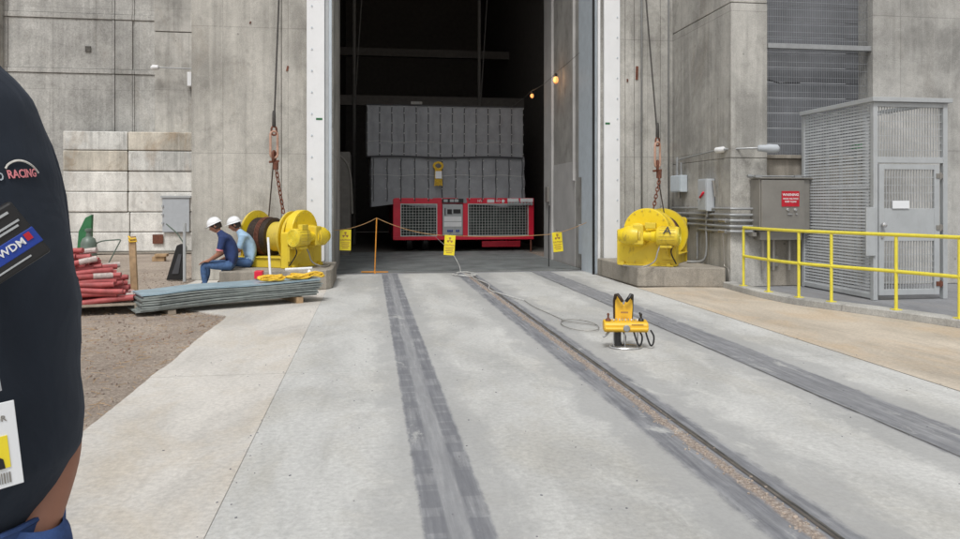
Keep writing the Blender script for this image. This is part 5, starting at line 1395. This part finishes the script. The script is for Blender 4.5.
    wrap(lg, th, 1.532, R(4)).build('logo_swoosh', M['block'], shirt)
    wrap(text_mb('RACING', .0135, TR((.012, 0, .002)), .0004), th, 1.530, R(4)).build('logo_letters', M['pinkink'], shirt)
    wrap(text_mb('RO', .0125, TR((-.028, 0, .000)), .0004), th, 1.530, R(4)).build('logo_letters', M['palesteel'], shirt)
    # straps and neck lanyard
    strap = MB()
    P_ = lambda u, v, d_: Vector(((u-480)/750*d_-ox, d_-oy, 1.5+(202-v)/750*d_))
    return t, shirt, P_
man, shirt, P_ = front_man()
def man_pt(u, z, d): return Vector(u)
# badge hanging on the chest (card ~54 x 86 mm), local coordinates of the man's frame, but its own thing
def to_world(p):
    M_ = man.matrix_basis; return M_ @ Vector(p)
MW = Matrix.Translation(man.location) @ Matrix.Rotation(-PSI+R(35), 4, 'Z')
bc = Vector((.262, -.210, 1.270))  # card centre relative to the man
t = thing('id_badge', tuple(MW @ Vector((.111, -.203, 1.243))), 'white photo identity badge hanging on the navy-shirted man at the left edge', 'badge', None, -PSI)
t.rotation_euler = (0, R(-6), -PSI+R(40))
MB().box(-.030, .030, -.0012, 0, -.045, .045).build('card', M['badge'], t, bevel=.0006)
MB().box(-.009, .020, -.0022, -.0013, -.024, .010).build('photo_back', M['signyel'], t)
mb = MB(); mb.prism([(-.016+.0, -.024), (.004, -.024), (.003, -.014), (-.002, -.010), (-.012, -.010), (-.015, -.014)], .0006, TR((.011, -.003, 0))); mb.build('portrait_shirt', M['black'], t)
mb = MB(); mb.prism([(-.007+.0055*math.cos(a*math.pi/8), -.003+.0075*math.sin(a*math.pi/8)) for a in range(16)], .0008, TR((.011, -.0032, 0))); mb.build('portrait_face', M['skin'], t)
mb = MB(); random.seed(2); x = -.024
while x < .020: w = random.choice((.0006, .001, .0016)); mb.box(x, x+w, -.002, -.0013, -.040, -.029); x += w+.0011
mb.build('barcode', M['cab'], t)
text_mb('VISITOR', .0085, TR((.006, -.0016, .028)), .0002).build('letters', M['cab'], t)
text_mb('A 9', .0085, TR((.006, -.0016, .016)), .0002).build('letters', M['cab'], t)
MB().box(-.004, .004, -.002, .001, .045, .062).build('clip', M['chrome'], t)
pts = [MW @ Vector(p) for p in ((.121, -.196, 1.30), (.112, -.196, 1.36), (.100, -.185, 1.46), (.085, -.150, 1.57), (.060, -.085, 1.655), (.05, -.03, 1.69))]
pm = smooth_path(pts, 4)
mb = MB()
for a, b in zip(pm, pm[1:]): mb.bar(a, b, .010, .002, up=(MW.to_3x3() @ Vector((.5, -1, 0))))
tag(mb.build('neck_lanyard', M['greyp']), 'grey lanyard strap down the front of the navy-shirted man', 'lanyard')
# boxed device hanging on the chest
t = thing('chest_device', tuple(MW @ Vector((.121, -.208, 1.455))), 'black boxed device with a blue band hanging on the navy-shirted man', 'device')
t.rotation_euler = (0, R(-35), -PSI+R(38)); t.scale = (.88, .88, .88)
MB().box(-.045, .040, -.014, .014, -.038, .036).build('case', M['black'], t, bevel=.003)
MB().box(-.0455, .0405, -.0146, .0146, -.022, -.001).build('blue_band', M['blueband'], t, bevel=.001)
text_mb('WDM', .0125, TR((.009, -.0152, -.0105)), .0004).build('letters', M['white'], t)
MB().box(.027, .034, -.0156, -.0147, -.013, -.004).build('red_mark', M['signred'], t)
mb = MB(); mb.box(-.020, .000, -.0156, -.0143, .004, .016); mb.box(.006, .030, -.0156, -.0143, .007, .0095); mb.box(.006, .034, -.0156, -.0143, .012, .0145); mb.box(-.010, .030, -.0152, -.0143, .025, .028); mb.box(-.02, .02, -.0152, -.0143, -.030, -.028)
mb.build('print', M['greyp'], t)
MB().tube(smooth_path([(-.02, 0, .036), (-.028, .0, .07), (-.018, .01, .10), (-.03, .03, .16)]), .004, 6).build('hanging_cord', M['black'], t, smooth=True)
